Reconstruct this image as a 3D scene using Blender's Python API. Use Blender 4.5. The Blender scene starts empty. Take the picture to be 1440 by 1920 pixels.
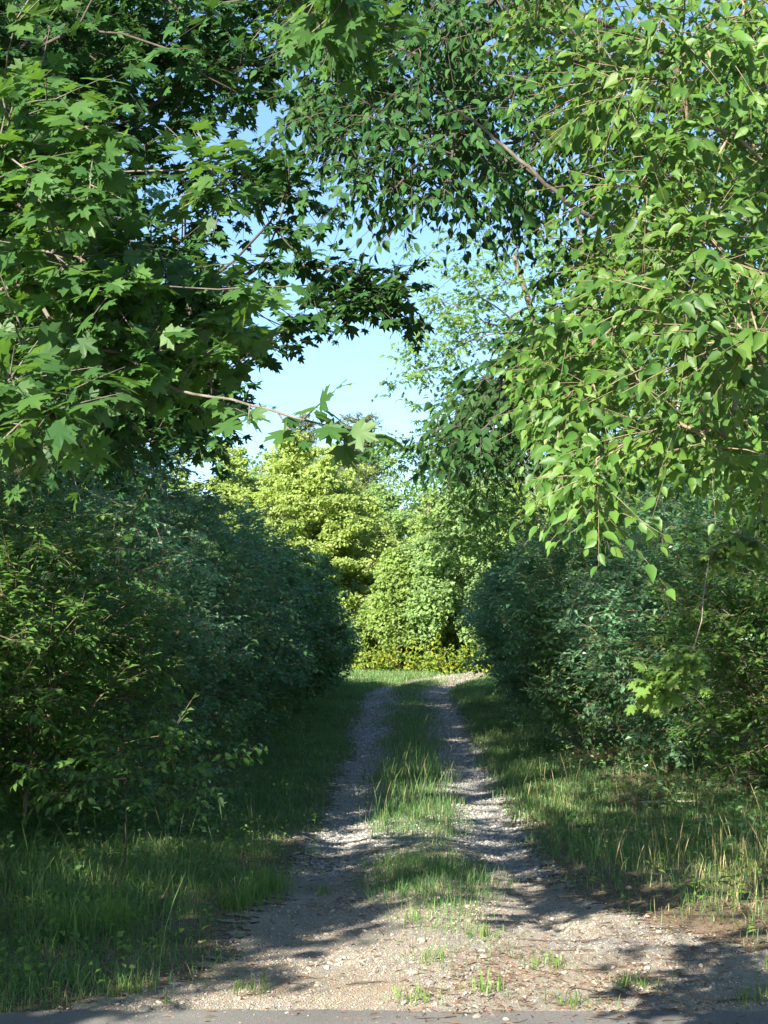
import bpy, math, random
import numpy as np

SC = bpy.context.scene
COL = SC.collection
rng = np.random.default_rng(11)
random.seed(11)
UP = np.array([0., 0., 1.])

# ---------------------------------------------------------------- camera model
F = 3000.0
CAMZ = 1.8
PITCH = math.atan2(270.0, F)
SUN_EL, SUN_AZ = math.radians(28), math.radians(210)       # azimuth of the sun, clockwise from +Y
SUN = np.array([math.sin(SUN_AZ)*math.cos(SUN_EL), math.cos(SUN_AZ)*math.cos(SUN_EL), math.sin(SUN_EL)])


def at(px, py, D):
    px, py, D = np.broadcast_arrays(np.asarray(px, float), np.asarray(py, float), np.asarray(D, float))
    u, v = (px-720)/F, (py-960)/F
    dy = math.cos(PITCH)+v*math.sin(PITCH)
    dz = math.sin(PITCH)-v*math.cos(PITCH)
    k = D/dy
    return np.stack([u*k, D, CAMZ+dz*k], -1)


def inpoly(poly, x, y):
    poly = np.asarray(poly, float)
    c = np.zeros(len(x), bool)
    j = len(poly)-1
    for i in range(len(poly)):
        xi, yi = poly[i]; xj, yj = poly[j]
        c ^= ((yi > y) != (yj > y)) & (x < (xj-xi)*(y-yi)/(yj-yi+1e-9)+xi)
        j = i
    return c


def region(poly, n, d0, d1):
    p = np.asarray(poly, float)
    lo, hi = p.min(0), p.max(0)
    out = np.zeros((0, 2))
    while len(out) < n:
        q = lo+rng.random((n*3, 2))*(hi-lo)
        out = np.vstack([out, q[inpoly(poly, q[:, 0], q[:, 1])]])
    out = out[:n]
    return at(out[:, 0], out[:, 1], d0+rng.random(n)*(d1-d0))


def ball(c, r, n, inner=0.0):
    d = rng.normal(size=(n, 3)); d /= np.linalg.norm(d, axis=1)[:, None]
    q = (inner**3+rng.random(n)*(1-inner**3))**(1/3)
    return np.asarray(c)+d*q[:, None]*np.asarray(r)


def nrm(a):
    return a/np.maximum(np.linalg.norm(a, axis=-1, keepdims=True), 1e-9)


_ph = np.random.default_rng(3).random((12, 3))*6.28
_an = np.random.default_rng(4).random(12)*6.28


def noise(x, y, s=1.0):
    o = 0
    for i in range(12):
        f = s*(0.6+0.35*i)
        o = o+np.sin((x*math.cos(_an[i])+y*math.sin(_an[i]))*f+_ph[i, 0])*np.sin((y*math.cos(_an[i])-x*math.sin(_an[i]))*f*.8+_ph[i, 1])/(1+.25*i)
    return o/2.6


def sstep(a, b, t):
    t = np.clip((t-a)/(b-a), 0, 1)
    return t*t*(3-2*t)


# ---------------------------------------------------------------- ground shape
def pc(y):                                                  # centre line of the track
    y = np.asarray(y, float)
    return .36+.010*np.clip(y-18, 0, 30)+.028*np.clip(y-38, 0, 40)**1.75*.55


def base_h(x, y):
    x = np.asarray(x, float); y = np.asarray(y, float)
    z = .95*sstep(15, 43, y)+.22*sstep(43, 58, y)+.5*sstep(75, 140, y)
    return z


def height(x, y):
    x = np.asarray(x, float); y = np.asarray(y, float)
    z = base_h(x, y)
    d = x-pc(y)
    w = sstep(8.5, 12, y)
    rut = np.exp(-((np.abs(d)-.80)/.30)**2)
    z = z-.05*rut*w+.05*np.exp(-(d/.35)**2)*w
    side = np.clip(np.abs(d)-1.6, 0, 6)
    z = z+w*(.035*side+.05*noise(x, y, .9)*np.clip(side, 0, 1))
    z = z+.012*noise(x, y, 4.0)*w
    return z


# ---------------------------------------------------------------- mesh building
class MB:
    def __init__(s):
        s.v = []; s.f = {}; s.n = 0

    def add(s, V, *faces):
        V = np.asarray(V, float).reshape(-1, 3)
        s.v.append(V)
        for f in faces:
            f = np.asarray(f, np.int64)
            if f.size:
                s.f.setdefault(f.shape[1], []).append(f+s.n)
        s.n += len(V)

    def build(s, name, mat, parent=None, smooth=False, origin=None):
        me = bpy.data.meshes.new(name)
        V = np.concatenate(s.v) if s.v else np.zeros((0, 3))
        if origin is None:
            origin = np.array(parent.location) if parent is not None and not parent.parent else (np.array(parent['_o']) if parent is not None else np.zeros(3))
        V = V-np.asarray(origin)
        loops, starts, pos = [], [], 0
        for k, fs in s.f.items():
            f = np.concatenate(fs)
            loops.append(f.ravel())
            starts.append(pos+np.arange(len(f))*k)
            pos += f.size
        me.vertices.add(len(V)); me.vertices.foreach_set('co', V.astype(np.float32).ravel())
        if loops:
            L = np.concatenate(loops).astype(np.int32); S = np.concatenate(starts).astype(np.int32)
            me.loops.add(len(L)); me.loops.foreach_set('vertex_index', L)
            me.polygons.add(len(S)); me.polygons.foreach_set('loop_start', S)
            me.polygons.foreach_set('use_smooth', np.full(len(S), smooth))
        me.update(calc_edges=True)
        me.materials.append(mat)
        o = bpy.data.objects.new(name, me); COL.objects.link(o)
        if parent is not None:
            o.parent = parent
        else:
            o.location = origin
        o['_o'] = [float(c) for c in origin]
        return o


def tag(o, label=None, cat=None, group=None, kind=None):
    if label: o['label'] = label
    if cat: o['category'] = cat
    if group: o['group'] = group
    if kind: o['kind'] = kind
    return o


def empty(name, loc, label, cat, group=None):
    o = bpy.data.objects.new(name, None); COL.objects.link(o)
    o.location = [float(c) for c in loc]; o.empty_display_size = .2
    return tag(o, label, cat, group)


def tubes(mb, P, R, s=5):
    """P (n,k,3) polylines, R (n,k) radii."""
    P = np.asarray(P, float); R = np.asarray(R, float)
    n, k, _ = P.shape
    T = np.empty_like(P)
    T[:, 1:-1] = P[:, 2:]-P[:, :-2] if k > 2 else T[:, 1:-1]
    T[:, 0] = P[:, 1]-P[:, 0]; T[:, -1] = P[:, -1]-P[:, -2]
    T = nrm(T)
    ref = np.where(np.abs(T[:, :1, 2:3]) > .8, np.array([1., 0, 0]), UP)
    X = nrm(np.cross(T, np.broadcast_to(ref, T.shape))); Y = np.cross(T, X)
    a = np.arange(s)/s*2*math.pi
    ring = X[:, :, None]*np.cos(a)[None, None, :, None]+Y[:, :, None]*np.sin(a)[None, None, :, None]
    V = P[:, :, None]+ring*R[:, :, None, None]
    i = np.arange(n)[:, None, None]*k*s; j = np.arange(k-1)[None, :, None]*s; c = np.arange(s)[None, None, :]
    c2 = (c+1) % s
    q = np.stack([i+j+c, i+j+c2, i+j+s+c2, i+j+s+c], -1).reshape(-1, 4)
    mb.add(V, q)


def place(mb, tpl, P, A, N, S):
    V, fs = tpl
    V = np.asarray(V, float)
    y = nrm(A); z = N-(N*y).sum(-1, keepdims=True)*y; z = nrm(z); x = np.cross(y, z)
    M = np.stack([x, y, z], 1)                              # (n,3,3) rows
    W = P[:, None]+np.einsum('vj,njk->nvk', V, M)*np.asarray(S)[:, None, None]
    off = (np.arange(len(P))*len(V))[:, None, None]
    mb.add(W, *[(np.asarray(f)[None]+off).reshape(-1, len(f[0])) for f in fs])


# ---------------------------------------------------------------- leaf templates (axis +Y, face +Z)
def t_birch():
    t = [0, .2, .5, .78, 1]
    V = [(0, y, -.22*y*y) for y in t]
    for sg in (-1, 1):
        V += [(sg*w, y, .10-.22*y*y) for w, y in ((.20, .15), (.28, .42), (.16, .72))]
    V += [(-.012, -.22, .03), (.012, -.22, .03)]
    tri = []; quad = []
    for k, (a, b, c) in enumerate(((5, 6, 7), (8, 9, 10))):
        if k == 0:
            tri += [(0, 1, a), (4, c, 3)]; quad += [(1, 2, b, a), (2, 3, c, b)]
        else:
            tri += [(0, a, 1), (4, 3, c)]; quad += [(1, a, b, 2), (2, b, c, 3)]
    tri += [(11, 12, 0)]
    return np.array(V), [tri, quad]


def t_maple():
    h = [(.055, .84), (.16, .80), (.115, .60), (.30, .67), (.47, .74), (.43, .58), (.47, .47), (.29, .40), (.41, .30), (.50, .20), (.30, .14), (.17, .02)]
    o = [(0, 1.0)]+h+[(0, .07)]+[(-x, y) for x, y in reversed(h)]
    V = [(x, y, .10*abs(x)-.30*(x*x+(y-.3)**2)) for x, y in o]
    V += [(0, .34, 0.0), (-.010, -.30, .10), (.010, -.30, .10)]
    n = len(o)
    tri = [(n, (i+1) % n, i) for i in range(n)]
    tri += [(n+1, n+2, 13)]
    return np.array(V), [tri]


def t_maple_mid():
    h = [(.14, .72), (.12, .58), (.46, .72), (.30, .40), (.50, .20), (.18, .03)]
    o = [(0, 1.0)]+h+[(-x, y) for x, y in reversed(h)]
    V = [(x, y, .10*abs(x)-.30*(x*x+(y-.3)**2)) for x, y in o]+[(0, .33, 0)]
    n = len(o)
    return np.array(V), [[(n, (i+1) % n, i) for i in range(n)]]


def t_oval(w=.3):
    V = [(0, 0, 0), (0, .5, -.04), (0, 1, -.16), (-w, .45, .08), (w, .45, .08)]
    return np.array(V), [[(0, 1, 3), (1, 2, 3), (0, 4, 1), (1, 4, 2)]]


def t_oak():
    h = [(.10, .82), (.07, .68), (.34, .74), (.10, .46), (.36, .36), (.08, .22), (.16, .14)]
    o = [(0, 1.0)]+h+[(0, 0)]+[(-x, y) for x, y in reversed(h)]
    V = [(x, y, .12*abs(x)-.2*y*y) for x, y in o]+[(0, .5, -.05)]
    n = len(o)
    return np.array(V), [[(n, (i+1) % n, i) for i in range(n)]]


def t_far(w=.38):
    V = [(0, 0, 0), (-w, .5, .07), (0, 1, -.10), (w, .5, .07)]
    return np.array(V), [[(0, 2, 1), (0, 3, 2)]]


BIRCH, MAPLE, MAPLEM, OVAL, OAK, FAR = t_birch(), t_maple(), t_maple_mid(), t_oval(), t_oak(), t_far()
NARROW = t_oval(.2)


# ---------------------------------------------------------------- materials
def newmat(name):
    m = bpy.data.materials.new(name); m.use_nodes = True
    nt = m.node_tree; nt.nodes.clear()
    return m, nt


def nd(nt, t, **kw):
    n = nt.nodes.new(t)
    for k, v in kw.items():
        if k in n.inputs:
            n.inputs[k].default_value = v
        else:
            setattr(n, k, v)
    return n


def ramp(nt, stops, interp='LINEAR'):
    r = nt.nodes.new('ShaderNodeValToRGB'); r.color_ramp.interpolation = interp
    e = r.color_ramp.elements
    while len(e) < len(stops): e.new(.5)
    for i, (p, c) in enumerate(stops):
        e[i].position = p; e[i].color = (*c, 1)
    return r


def leafmat(name, cols, trans, rough=.5, tf=.38, spec=.35, under=1.12):
    """cols: colour stops drawn per leaf; trans: colour of the light coming through."""
    m, nt = newmat(name); L = nt.links.new
    g = nd(nt, 'ShaderNodeNewGeometry')
    r = ramp(nt, [(i/(len(cols)-1), c) for i, c in enumerate(cols)])
    L(g.outputs['Random Per Island'], r.inputs[0])
    tc = nd(nt, 'ShaderNodeTexCoord')
    nz = nd(nt, 'ShaderNodeTexNoise', Scale=.9, Detail=3.0); L(tc.outputs['Object'], nz.inputs['Vector'])
    mr = nd(nt, 'ShaderNodeMapRange'); L(nz.outputs[0], mr.inputs['Value'])
    mr.inputs['From Min'].default_value = .3; mr.inputs['From Max'].default_value = .7
    mr.inputs['To Min'].default_value = .82; mr.inputs['To Max'].default_value = 1.18
    hs = nd(nt, 'ShaderNodeHueSaturation'); L(r.outputs[0], hs.inputs['Color']); L(mr.outputs[0], hs.inputs['Value'])
    ug = nd(nt, 'ShaderNodeMixRGB', blend_type='MULTIPLY'); ug.inputs[2].default_value = (under, under, under*1.15, 1)
    L(g.outputs['Backfacing'], ug.inputs[0]); L(hs.outputs[0], ug.inputs[1])
    p = nd(nt, 'ShaderNodeBsdfPrincipled', Roughness=rough); p.inputs['Specular IOR Level'].default_value = spec
    L(ug.outputs[0], p.inputs['Base Color'])
    t = nd(nt, 'ShaderNodeBsdfTranslucent')
    tm = nd(nt, 'ShaderNodeHueSaturation'); tm.inputs['Color'].default_value = (*trans, 1); L(mr.outputs[0], tm.inputs['Value'])
    L(tm.outputs[0], t.inputs['Color'])
    mx = nd(nt, 'ShaderNodeMixShader'); mx.inputs[0].default_value = tf
    L(p.outputs[0], mx.inputs[1]); L(t.outputs[0], mx.inputs[2])
    o = nd(nt, 'ShaderNodeOutputMaterial'); L(mx.outputs[0], o.inputs[0])
    return m


def barkmat(name, a, b, scale=8, bump=.4):
    m, nt = newmat(name); L = nt.links.new
    tc = nd(nt, 'ShaderNodeTexCoord')
    mp = nd(nt, 'ShaderNodeMapping'); mp.inputs['Scale'].default_value = (1, 1, .35); L(tc.outputs['Object'], mp.inputs[0])
    nz = nd(nt, 'ShaderNodeTexNoise', Scale=scale*3, Detail=8.0, Roughness=.65); L(mp.outputs[0], nz.inputs['Vector'])
    r = ramp(nt, [(.35, a), (.65, b)]); L(nz.outputs[0], r.inputs[0])
    p = nd(nt, 'ShaderNodeBsdfPrincipled', Roughness=.85); L(r.outputs[0], p.inputs['Base Color'])
    bm = nd(nt, 'ShaderNodeBump', Strength=bump, Distance=.02); L(nz.outputs[0], bm.inputs['Height']); L(bm.outputs[0], p.inputs['Normal'])
    o = nd(nt, 'ShaderNodeOutputMaterial'); L(p.outputs[0], o.inputs[0])
    return m


def islandmat(name, cols, rough=.8, spec=.3):
    m, nt = newmat(name); L = nt.links.new
    g = nd(nt, 'ShaderNodeNewGeometry')
    r = ramp(nt, [(i/(len(cols)-1), c) for i, c in enumerate(cols)]); L(g.outputs['Random Per Island'], r.inputs[0])
    tc = nd(nt, 'ShaderNodeTexCoord')
    nz = nd(nt, 'ShaderNodeTexNoise', Scale=60.0, Detail=4.0); L(tc.outputs['Object'], nz.inputs['Vector'])
    hs = nd(nt, 'ShaderNodeMixRGB', blend_type='OVERLAY'); hs.inputs[0].default_value = .45
    L(r.outputs[0], hs.inputs[1]); L(nz.outputs[0], hs.inputs[2])
    p = nd(nt, 'ShaderNodeBsdfPrincipled', Roughness=rough); p.inputs['Specular IOR Level'].default_value = spec
    L(hs.outputs[0], p.inputs['Base Color'])
    o = nd(nt, 'ShaderNodeOutputMaterial'); L(p.outputs[0], o.inputs[0])
    return m


def groundmat(name, stops, s1, s2, s3, bump, rough=.95, mix=None):
    m, nt = newmat(name); L = nt.links.new
    tc = nd(nt, 'ShaderNodeTexCoord')
    n1 = nd(nt, 'ShaderNodeTexNoise', Scale=s1, Detail=6.0, Roughness=.6); L(tc.outputs['Object'], n1.inputs['Vector'])
    n2 = nd(nt, 'ShaderNodeTexNoise', Scale=s2, Detail=6.0, Roughness=.7); L(tc.outputs['Object'], n2.inputs['Vector'])
    n3 = nd(nt, 'ShaderNodeTexVoronoi', Scale=s3); L(tc.outputs['Object'], n3.inputs['Vector'])
    a = nd(nt, 'ShaderNodeMath', operation='ADD'); L(n1.outputs[0], a.inputs[0]); L(n2.outputs[0], a.inputs[1])
    b = nd(nt, 'ShaderNodeMath', operation='MULTIPLY'); L(a.outputs[0], b.inputs[0]); b.inputs[1].default_value = .5
    r = ramp(nt, stops); L(b.outputs[0], r.inputs[0])
    v = nd(nt, 'ShaderNodeMixRGB', blend_type='OVERLAY'); v.inputs[0].default_value = .55
    L(r.outputs[0], v.inputs[1]); L(n3.outputs['Color'], v.inputs[2])
    hs = nd(nt, 'ShaderNodeHueSaturation'); hs.inputs['Saturation'].default_value = .8; L(v.outputs[0], hs.inputs['Color'])
    mm = nd(nt, 'ShaderNodeMixRGB'); mm.inputs[0].default_value = .55; L(r.outputs[0], mm.inputs[1]); L(hs.outputs[0], mm.inputs[2])
    p = nd(nt, 'ShaderNodeBsdfPrincipled', Roughness=rough); p.inputs['Specular IOR Level'].default_value = .2
    L(mm.outputs[0], p.inputs['Base Color'])
    h = nd(nt, 'ShaderNodeMath', operation='ADD'); L(n2.outputs[0], h.inputs[0]); L(n3.outputs['Distance'], h.inputs[1])
    bm = nd(nt, 'ShaderNodeBump', Strength=bump, Distance=.03); L(h.outputs[0], bm.inputs['Height']); L(bm.outputs[0], p.inputs['Normal'])
    o = nd(nt, 'ShaderNodeOutputMaterial'); L(p.outputs[0], o.inputs[0])
    return m


M_birch = leafmat('birch_leaf', [(.026, .08, .018), (.042, .11, .021), (.055, .132, .024), (.07, .15, .026), (.09, .165, .03)], (.17, .31, .03), tf=.32)
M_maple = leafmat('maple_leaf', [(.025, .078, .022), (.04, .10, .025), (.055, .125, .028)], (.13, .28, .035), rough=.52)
M_shaded_leaf = leafmat('shade_darkened_leaf', [(.016, .055, .018), (.026, .075, .022), (.038, .095, .025)], (.08, .19, .03), tf=.22, spec=.12, rough=.6)  # maple leaf darkened to paint in shade, worn by the rear birch too
M_oak = leafmat('oak_leaf', [(.06, .14, .03), (.09, .18, .035), (.12, .21, .045)], (.24, .42, .06))
M_bush = leafmat('bush_leaf', [(.075, .19, .105), (.10, .23, .125), (.135, .26, .13)], (.24, .46, .17), rough=.34, tf=.36, spec=.7)
M_bush3 = leafmat('viburnum_leaf', [(.07, .17, .075), (.105, .215, .08), (.14, .24, .085)], (.23, .42, .11), rough=.4, tf=.32)
M_bush2 = leafmat('beech_leaf', [(.05, .13, .035), (.075, .165, .04), (.105, .195, .045)], (.19, .36, .06), rough=.4)
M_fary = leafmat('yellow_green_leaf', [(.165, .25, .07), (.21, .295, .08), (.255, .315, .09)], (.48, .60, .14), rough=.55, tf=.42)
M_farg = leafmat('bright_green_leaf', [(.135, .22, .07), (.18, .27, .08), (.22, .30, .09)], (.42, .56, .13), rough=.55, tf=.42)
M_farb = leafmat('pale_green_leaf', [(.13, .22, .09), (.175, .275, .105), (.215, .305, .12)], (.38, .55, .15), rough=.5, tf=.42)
M_pine = leafmat('pine_needle', [(.05, .085, .03), (.08, .11, .035), (.13, .13, .05)], (.1, .14, .04), rough=.5, tf=.15)
M_gold = leafmat('goldenrod_leaf', [(.07, .15, .025), (.10, .18, .028), (.14, .20, .03), (.17, .21, .03), (.30, .28, .03)], (.30, .40, .05), rough=.55)
M_grass = leafmat('grass_blade', [(.045, .125, .035), (.065, .155, .043), (.085, .18, .05), (.115, .19, .06), (.25, .23, .12)], (.18, .34, .07), rough=.45, tf=.35)
M_straw = leafmat('dry_grass_blade', [(.10, .17, .045), (.20, .22, .08), (.34, .29, .14), (.40, .33, .18)], (.3, .34, .12), rough=.5, tf=.3)
M_weed = leafmat('weed_leaf', [(.07, .14, .03), (.10, .19, .04), (.14, .21, .05)], (.22, .38, .06))
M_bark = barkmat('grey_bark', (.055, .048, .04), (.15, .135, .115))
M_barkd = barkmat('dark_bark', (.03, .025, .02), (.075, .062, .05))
M_barkl = barkmat('pale_bark', (.16, .14, .12), (.34, .30, .26))
M_barkb = barkmat('bronze_bark', (.10, .075, .05), (.26, .20, .14))
M_stalk = barkmat('dry_stalk', (.20, .16, .09), (.38, .32, .2))
M_ground = groundmat('forest_soil', [(.36, (.075, .058, .04)), (.5, (.14, .105, .07)), (.62, (.21, .155, .10))], .8, 14, 60, .6)
def trackmat():
    m = groundmat('sandy_gravel', [(.34, (.20, .187, .162)), (.5, (.315, .288, .24)), (.64, (.42, .38, .315))], 1.1, 26, 110, .8)
    nt = m.node_tree; L = nt.links.new
    p = next(n for n in nt.nodes if n.type == 'BSDF_PRINCIPLED'); src = p.inputs['Base Color'].links[0].from_socket
    tc = next(n for n in nt.nodes if n.type == 'TEX_COORD')
    for sc, a, b, col, f in ((.75, .52, .66, (.84, .92, 1.05), 1), (.6, .50, .70, (1.08, .94, .80), 1), (1.7, .60, .72, (.58, .42, .33), .8)):
        mp = nd(nt, 'ShaderNodeMapping'); mp.inputs['Location'].default_value = (sc*31, sc*17, 0); L(tc.outputs['Object'], mp.inputs[0])
        nz = nd(nt, 'ShaderNodeTexNoise', Scale=sc, Detail=7.0, Roughness=.65); L(mp.outputs[0], nz.inputs['Vector'])
        r = ramp(nt, [(a, (0, 0, 0)), (b, (f, f, f))]); L(nz.outputs[0], r.inputs[0])
        mx = nd(nt, 'ShaderNodeMixRGB', blend_type='MULTIPLY'); mx.inputs[2].default_value = (*col, 1)
        L(r.outputs[0], mx.inputs[0]); L(src, mx.inputs[1]); src = mx.outputs[0]
    L(src, p.inputs['Base Color'])
    # the gravel thins out into the soil at its edges
    ea = nd(nt, 'ShaderNodeAttribute', attribute_name='edge')
    nz = nd(nt, 'ShaderNodeTexNoise', Scale=5.0, Detail=8.0, Roughness=.75); L(tc.outputs['Object'], nz.inputs['Vector'])
    mr = nd(nt, 'ShaderNodeMapRange'); L(nz.outputs[0], mr.inputs['Value'])
    mr.inputs['From Min'].default_value = .28; mr.inputs['From Max'].default_value = .72; mr.inputs['To Min'].default_value = .02; mr.inputs['To Max'].default_value = .58
    gt = nd(nt, 'ShaderNodeMath', operation='GREATER_THAN'); L(ea.outputs['Fac'], gt.inputs[0]); L(mr.outputs[0], gt.inputs[1])
    tr = nd(nt, 'ShaderNodeBsdfTransparent'); mx = nd(nt, 'ShaderNodeMixShader')
    L(gt.outputs[0], mx.inputs[0]); L(tr.outputs[0], mx.inputs[1]); L(p.outputs[0], mx.inputs[2])
    L(mx.outputs[0], next(n for n in nt.nodes if n.type == 'OUTPUT_MATERIAL').inputs[0])
    return m


M_track = trackmat()
M_road = groundmat('worn_asphalt', [(.36, (.11, .11, .112)), (.5, (.15, .15, .15)), (.64, (.21, .205, .195))], 1.2, 60, 240, .5)
M_stone = islandmat('gravel_stone', [(.13, .125, .12), (.22, .205, .185), (.30, .265, .22), (.38, .325, .265), (.20, .17, .14), (.30, .28, .255)])
M_stone_shade = islandmat('shade_blue_gravel', [(.14, .145, .15), (.22, .225, .23), (.28, .285, .285), (.34, .34, .33), (.19, .19, .19), (.38, .375, .36)])  # gravel recoloured bluish: skylit shade of the middle track put into the colour
M_litter = islandmat('dead_leaf', [(.06, .042, .03), (.11, .072, .048), (.16, .105, .07), (.10, .07, .05)])
M_twig = islandmat('dead_twig', [(.045, .035, .028), (.08, .062, .048), (.12, .095, .075)])


# ---------------------------------------------------------------- tree growing
def skeleton(trunk, r0, anchors, rtip=.004, step=.35, bal=.25, power=.45, sag=.06):
    """Joins every anchor to the nearest wood already grown. Returns chains [(points, radii, limb id)], per-anchor tangent and limb id."""
    trunk = np.asarray(trunk, float)
    pts = [trunk[0]]
    for a, b in zip(trunk[:-1], trunk[1:]):
        k = max(1, int(np.linalg.norm(b-a)/step))
        for i in range(1, k+1): pts.append(a+(b-a)*i/k)
    nt_ = len(pts)
    par = [-1]+list(range(nt_-1))
    plen = [0.0]
    for i in range(1, nt_): plen.append(plen[-1]+np.linalg.norm(pts[i]-pts[i-1]))
    plen = [p*.35 for p in plen]
    limb = [-1]*nt_
    P = np.zeros((nt_+len(anchors)*40, 3)); P[:nt_] = pts
    PL = np.zeros(len(P)); PL[:nt_] = plen
    n = nt_
    start = max(1, int(nt_*.22))
    d0 = np.min(np.linalg.norm(anchors[:, None]-P[None, start:nt_], axis=2), axis=1)
    chains = []; tang = np.zeros((len(anchors), 3)); lid = np.zeros(len(anchors), int); nl = 0
    node_of = np.zeros(len(anchors), int)
    for ai in np.argsort(d0):
        a = anchors[ai]
        d = np.linalg.norm(P[start:n]-a, axis=1)
        j = int(np.argmin(d+bal*PL[start:n]))+start
        dist = d[j-start]
        k = max(2, min(30, int(dist/step)+1))
        p0 = P[j]
        t = np.arange(1, k+1)/k
        seg = p0+(a-p0)*t[:, None]
        arc = (t*(1-t))[:, None]
        seg = seg+arc*np.array([0, 0, 1.])*dist*sag*4+arc*rng.normal(size=3)*dist*.12
        seg[:-1] += rng.normal(size=(k-1, 3))*dist*.012
        if j < nt_:
            L = nl; nl += 1
        else:
            L = limb[j]
        ids = list(range(n, n+k))
        P[n:n+k] = seg
        prev = j; pl = PL[j]; pp = p0
        for q, i in enumerate(ids):
            pl += np.linalg.norm(seg[q]-pp); pp = seg[q]
            PL[i] = pl; par.append(prev); limb.append(L); prev = i
        chains.append(([j]+ids, L))
        tang[ai] = nrm(seg[-1]-(seg[-2] if k > 1 else p0)); lid[ai] = L; node_of[ai] = ids[-1]
        n += k
    cnt = np.zeros(n)
    cnt[node_of] = 1
    for i in range(n-1, 0, -1):
        cnt[par[i]] += cnt[i]
    rad = rtip*np.maximum(cnt, 1)**power
    tr = r0*np.linspace(1, .35, nt_)
    out = []
    for ids, L in chains:
        r = rad[ids].copy(); r[0] = min(r[0], r[1]*1.25)
        out.append((P[ids].copy(), r, L))
    return np.array(pts), np.maximum(tr, 0), out, tang, lid


def twig_leaves(mb, wood, B, D, L, m, g, tpl, size, pair=1, droop=.3, nu=.6, ns=.5, sd=.35, side=.9, wr=.0022, svar=.42, wsides=3):
    """Twigs from B along D of length L with m leaves each, on alternating sides."""
    n = len(B)
    if n == 0: return
    D = nrm(D)
    if wood is not None:
        t = np.linspace(0, 1, 4)
        P = B[:, None]+D[:, None]*(L[:, None]*t)[..., None]
        P[..., 2] -= g*(L[:, None]*t)**2
        tubes(wood, P, np.broadcast_to(wr*np.array([1.3, 1, .75, .45]), (n, 4)), wsides)
    t = (np.arange(m)+.55)/m
    t = np.broadcast_to(t, (n, m))+rng.normal(size=(n, m))*.25/m
    for q in range(pair):
        lt = L[:, None]*t
        pos = B[:, None]+D[:, None]*lt[..., None]
        pos[..., 2] -= g*lt**2
        T = np.broadcast_to(D[:, None], (n, m, 3)).copy(); T[..., 2] -= 2*g*lt
        T = nrm(T)
        sv = nrm(np.cross(T, UP)+1e-6)
        sg = np.where((np.arange(m)[None]+rng.integers(0, 2, n)[:, None]+q) % 2 == 0, 1., -1.)[..., None]
        A = T*.65+sv*sg*side+rng.normal(size=(n, m, 3))*.25
        A[..., 2] -= droop
        A = nrm(A)
        N = UP*nu+SUN*ns+rng.normal(size=(n, m, 3))*sd
        S = size*(1-svar+rng.random((n, m))*svar*1.6)*(1-.25*(t > .85))
        place(mb, tpl, (pos+A*(S*.2)[..., None]).reshape(-1, 3), A.reshape(-1, 3), N.reshape(-1, 3), S.ravel())


def grow_tree(name, label, cat, trunk, r0, anchors, bark, leaf, tpl, size, k=4, tl=.35, m=6, g=.3, droop=.3, nu=.6, ns=.5, sd=.35, pair=1,
              side=.9, lift=0., step=.35, bal=.25, rtip=.004, power=.45, split=False, twigwood=True, group=None, sag=.06, spread=.8, stems=None, wr=.0022, sides=5, bark2=None, crown='crown'):
    trunk = np.asarray(trunk, float)
    root = empty(name, trunk[0], label, cat, group)
    tp, tr, chains, tang, lid = skeleton(trunk, r0, anchors, rtip, step, bal, power, sag)
    w = MB(); tubes(w, tp[None], tr[None], 10)
    ks = np.asarray(k) if np.ndim(k) else (k+rng.integers(-1, 2, len(anchors)) if k > 2 else np.full(len(anchors), k))
    B = np.repeat(anchors, ks, 0); T = np.repeat(tang, ks, 0); I = np.repeat(lid, ks)
    D = T*.7+rng.normal(size=B.shape)*spread*np.array([1, 1, .6]); D[:, 2] += lift
    L = tl*(.55+.75*rng.random(len(B)))
    B = B-T*(rng.random(len(B))*.04)[:, None]
    groups = [np.unique(lid)] if not split else [[u] for u in np.unique(lid)]
    for gs in groups:
        wb = MB(); lb = MB()
        for pts, r, q in chains:
            if q in gs: tubes(wb, pts[None], r[None], sides)
        s = np.isin(I, gs)
        twig_leaves(lb, wb if twigwood else None, B[s], D[s], L[s], m, g, tpl, size, pair, droop, nu, ns, sd, side, wr)
        if split:
            b = wb.build('branch', bark2 or bark, root, smooth=True)
            lb.build('foliage', leaf, b, smooth=tpl is MAPLE or tpl is BIRCH)
        else:
            off = w.n; w.v += wb.v; w.n += wb.n
            for kk, fs in wb.f.items(): w.f.setdefault(kk, []).extend([f+off for f in fs])
            lb.build(crown, leaf, root, smooth=tpl is MAPLE or tpl is BIRCH)
    w.build('trunk' if r0 > .035 else 'stem', bark, root, smooth=True)
    return root


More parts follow.
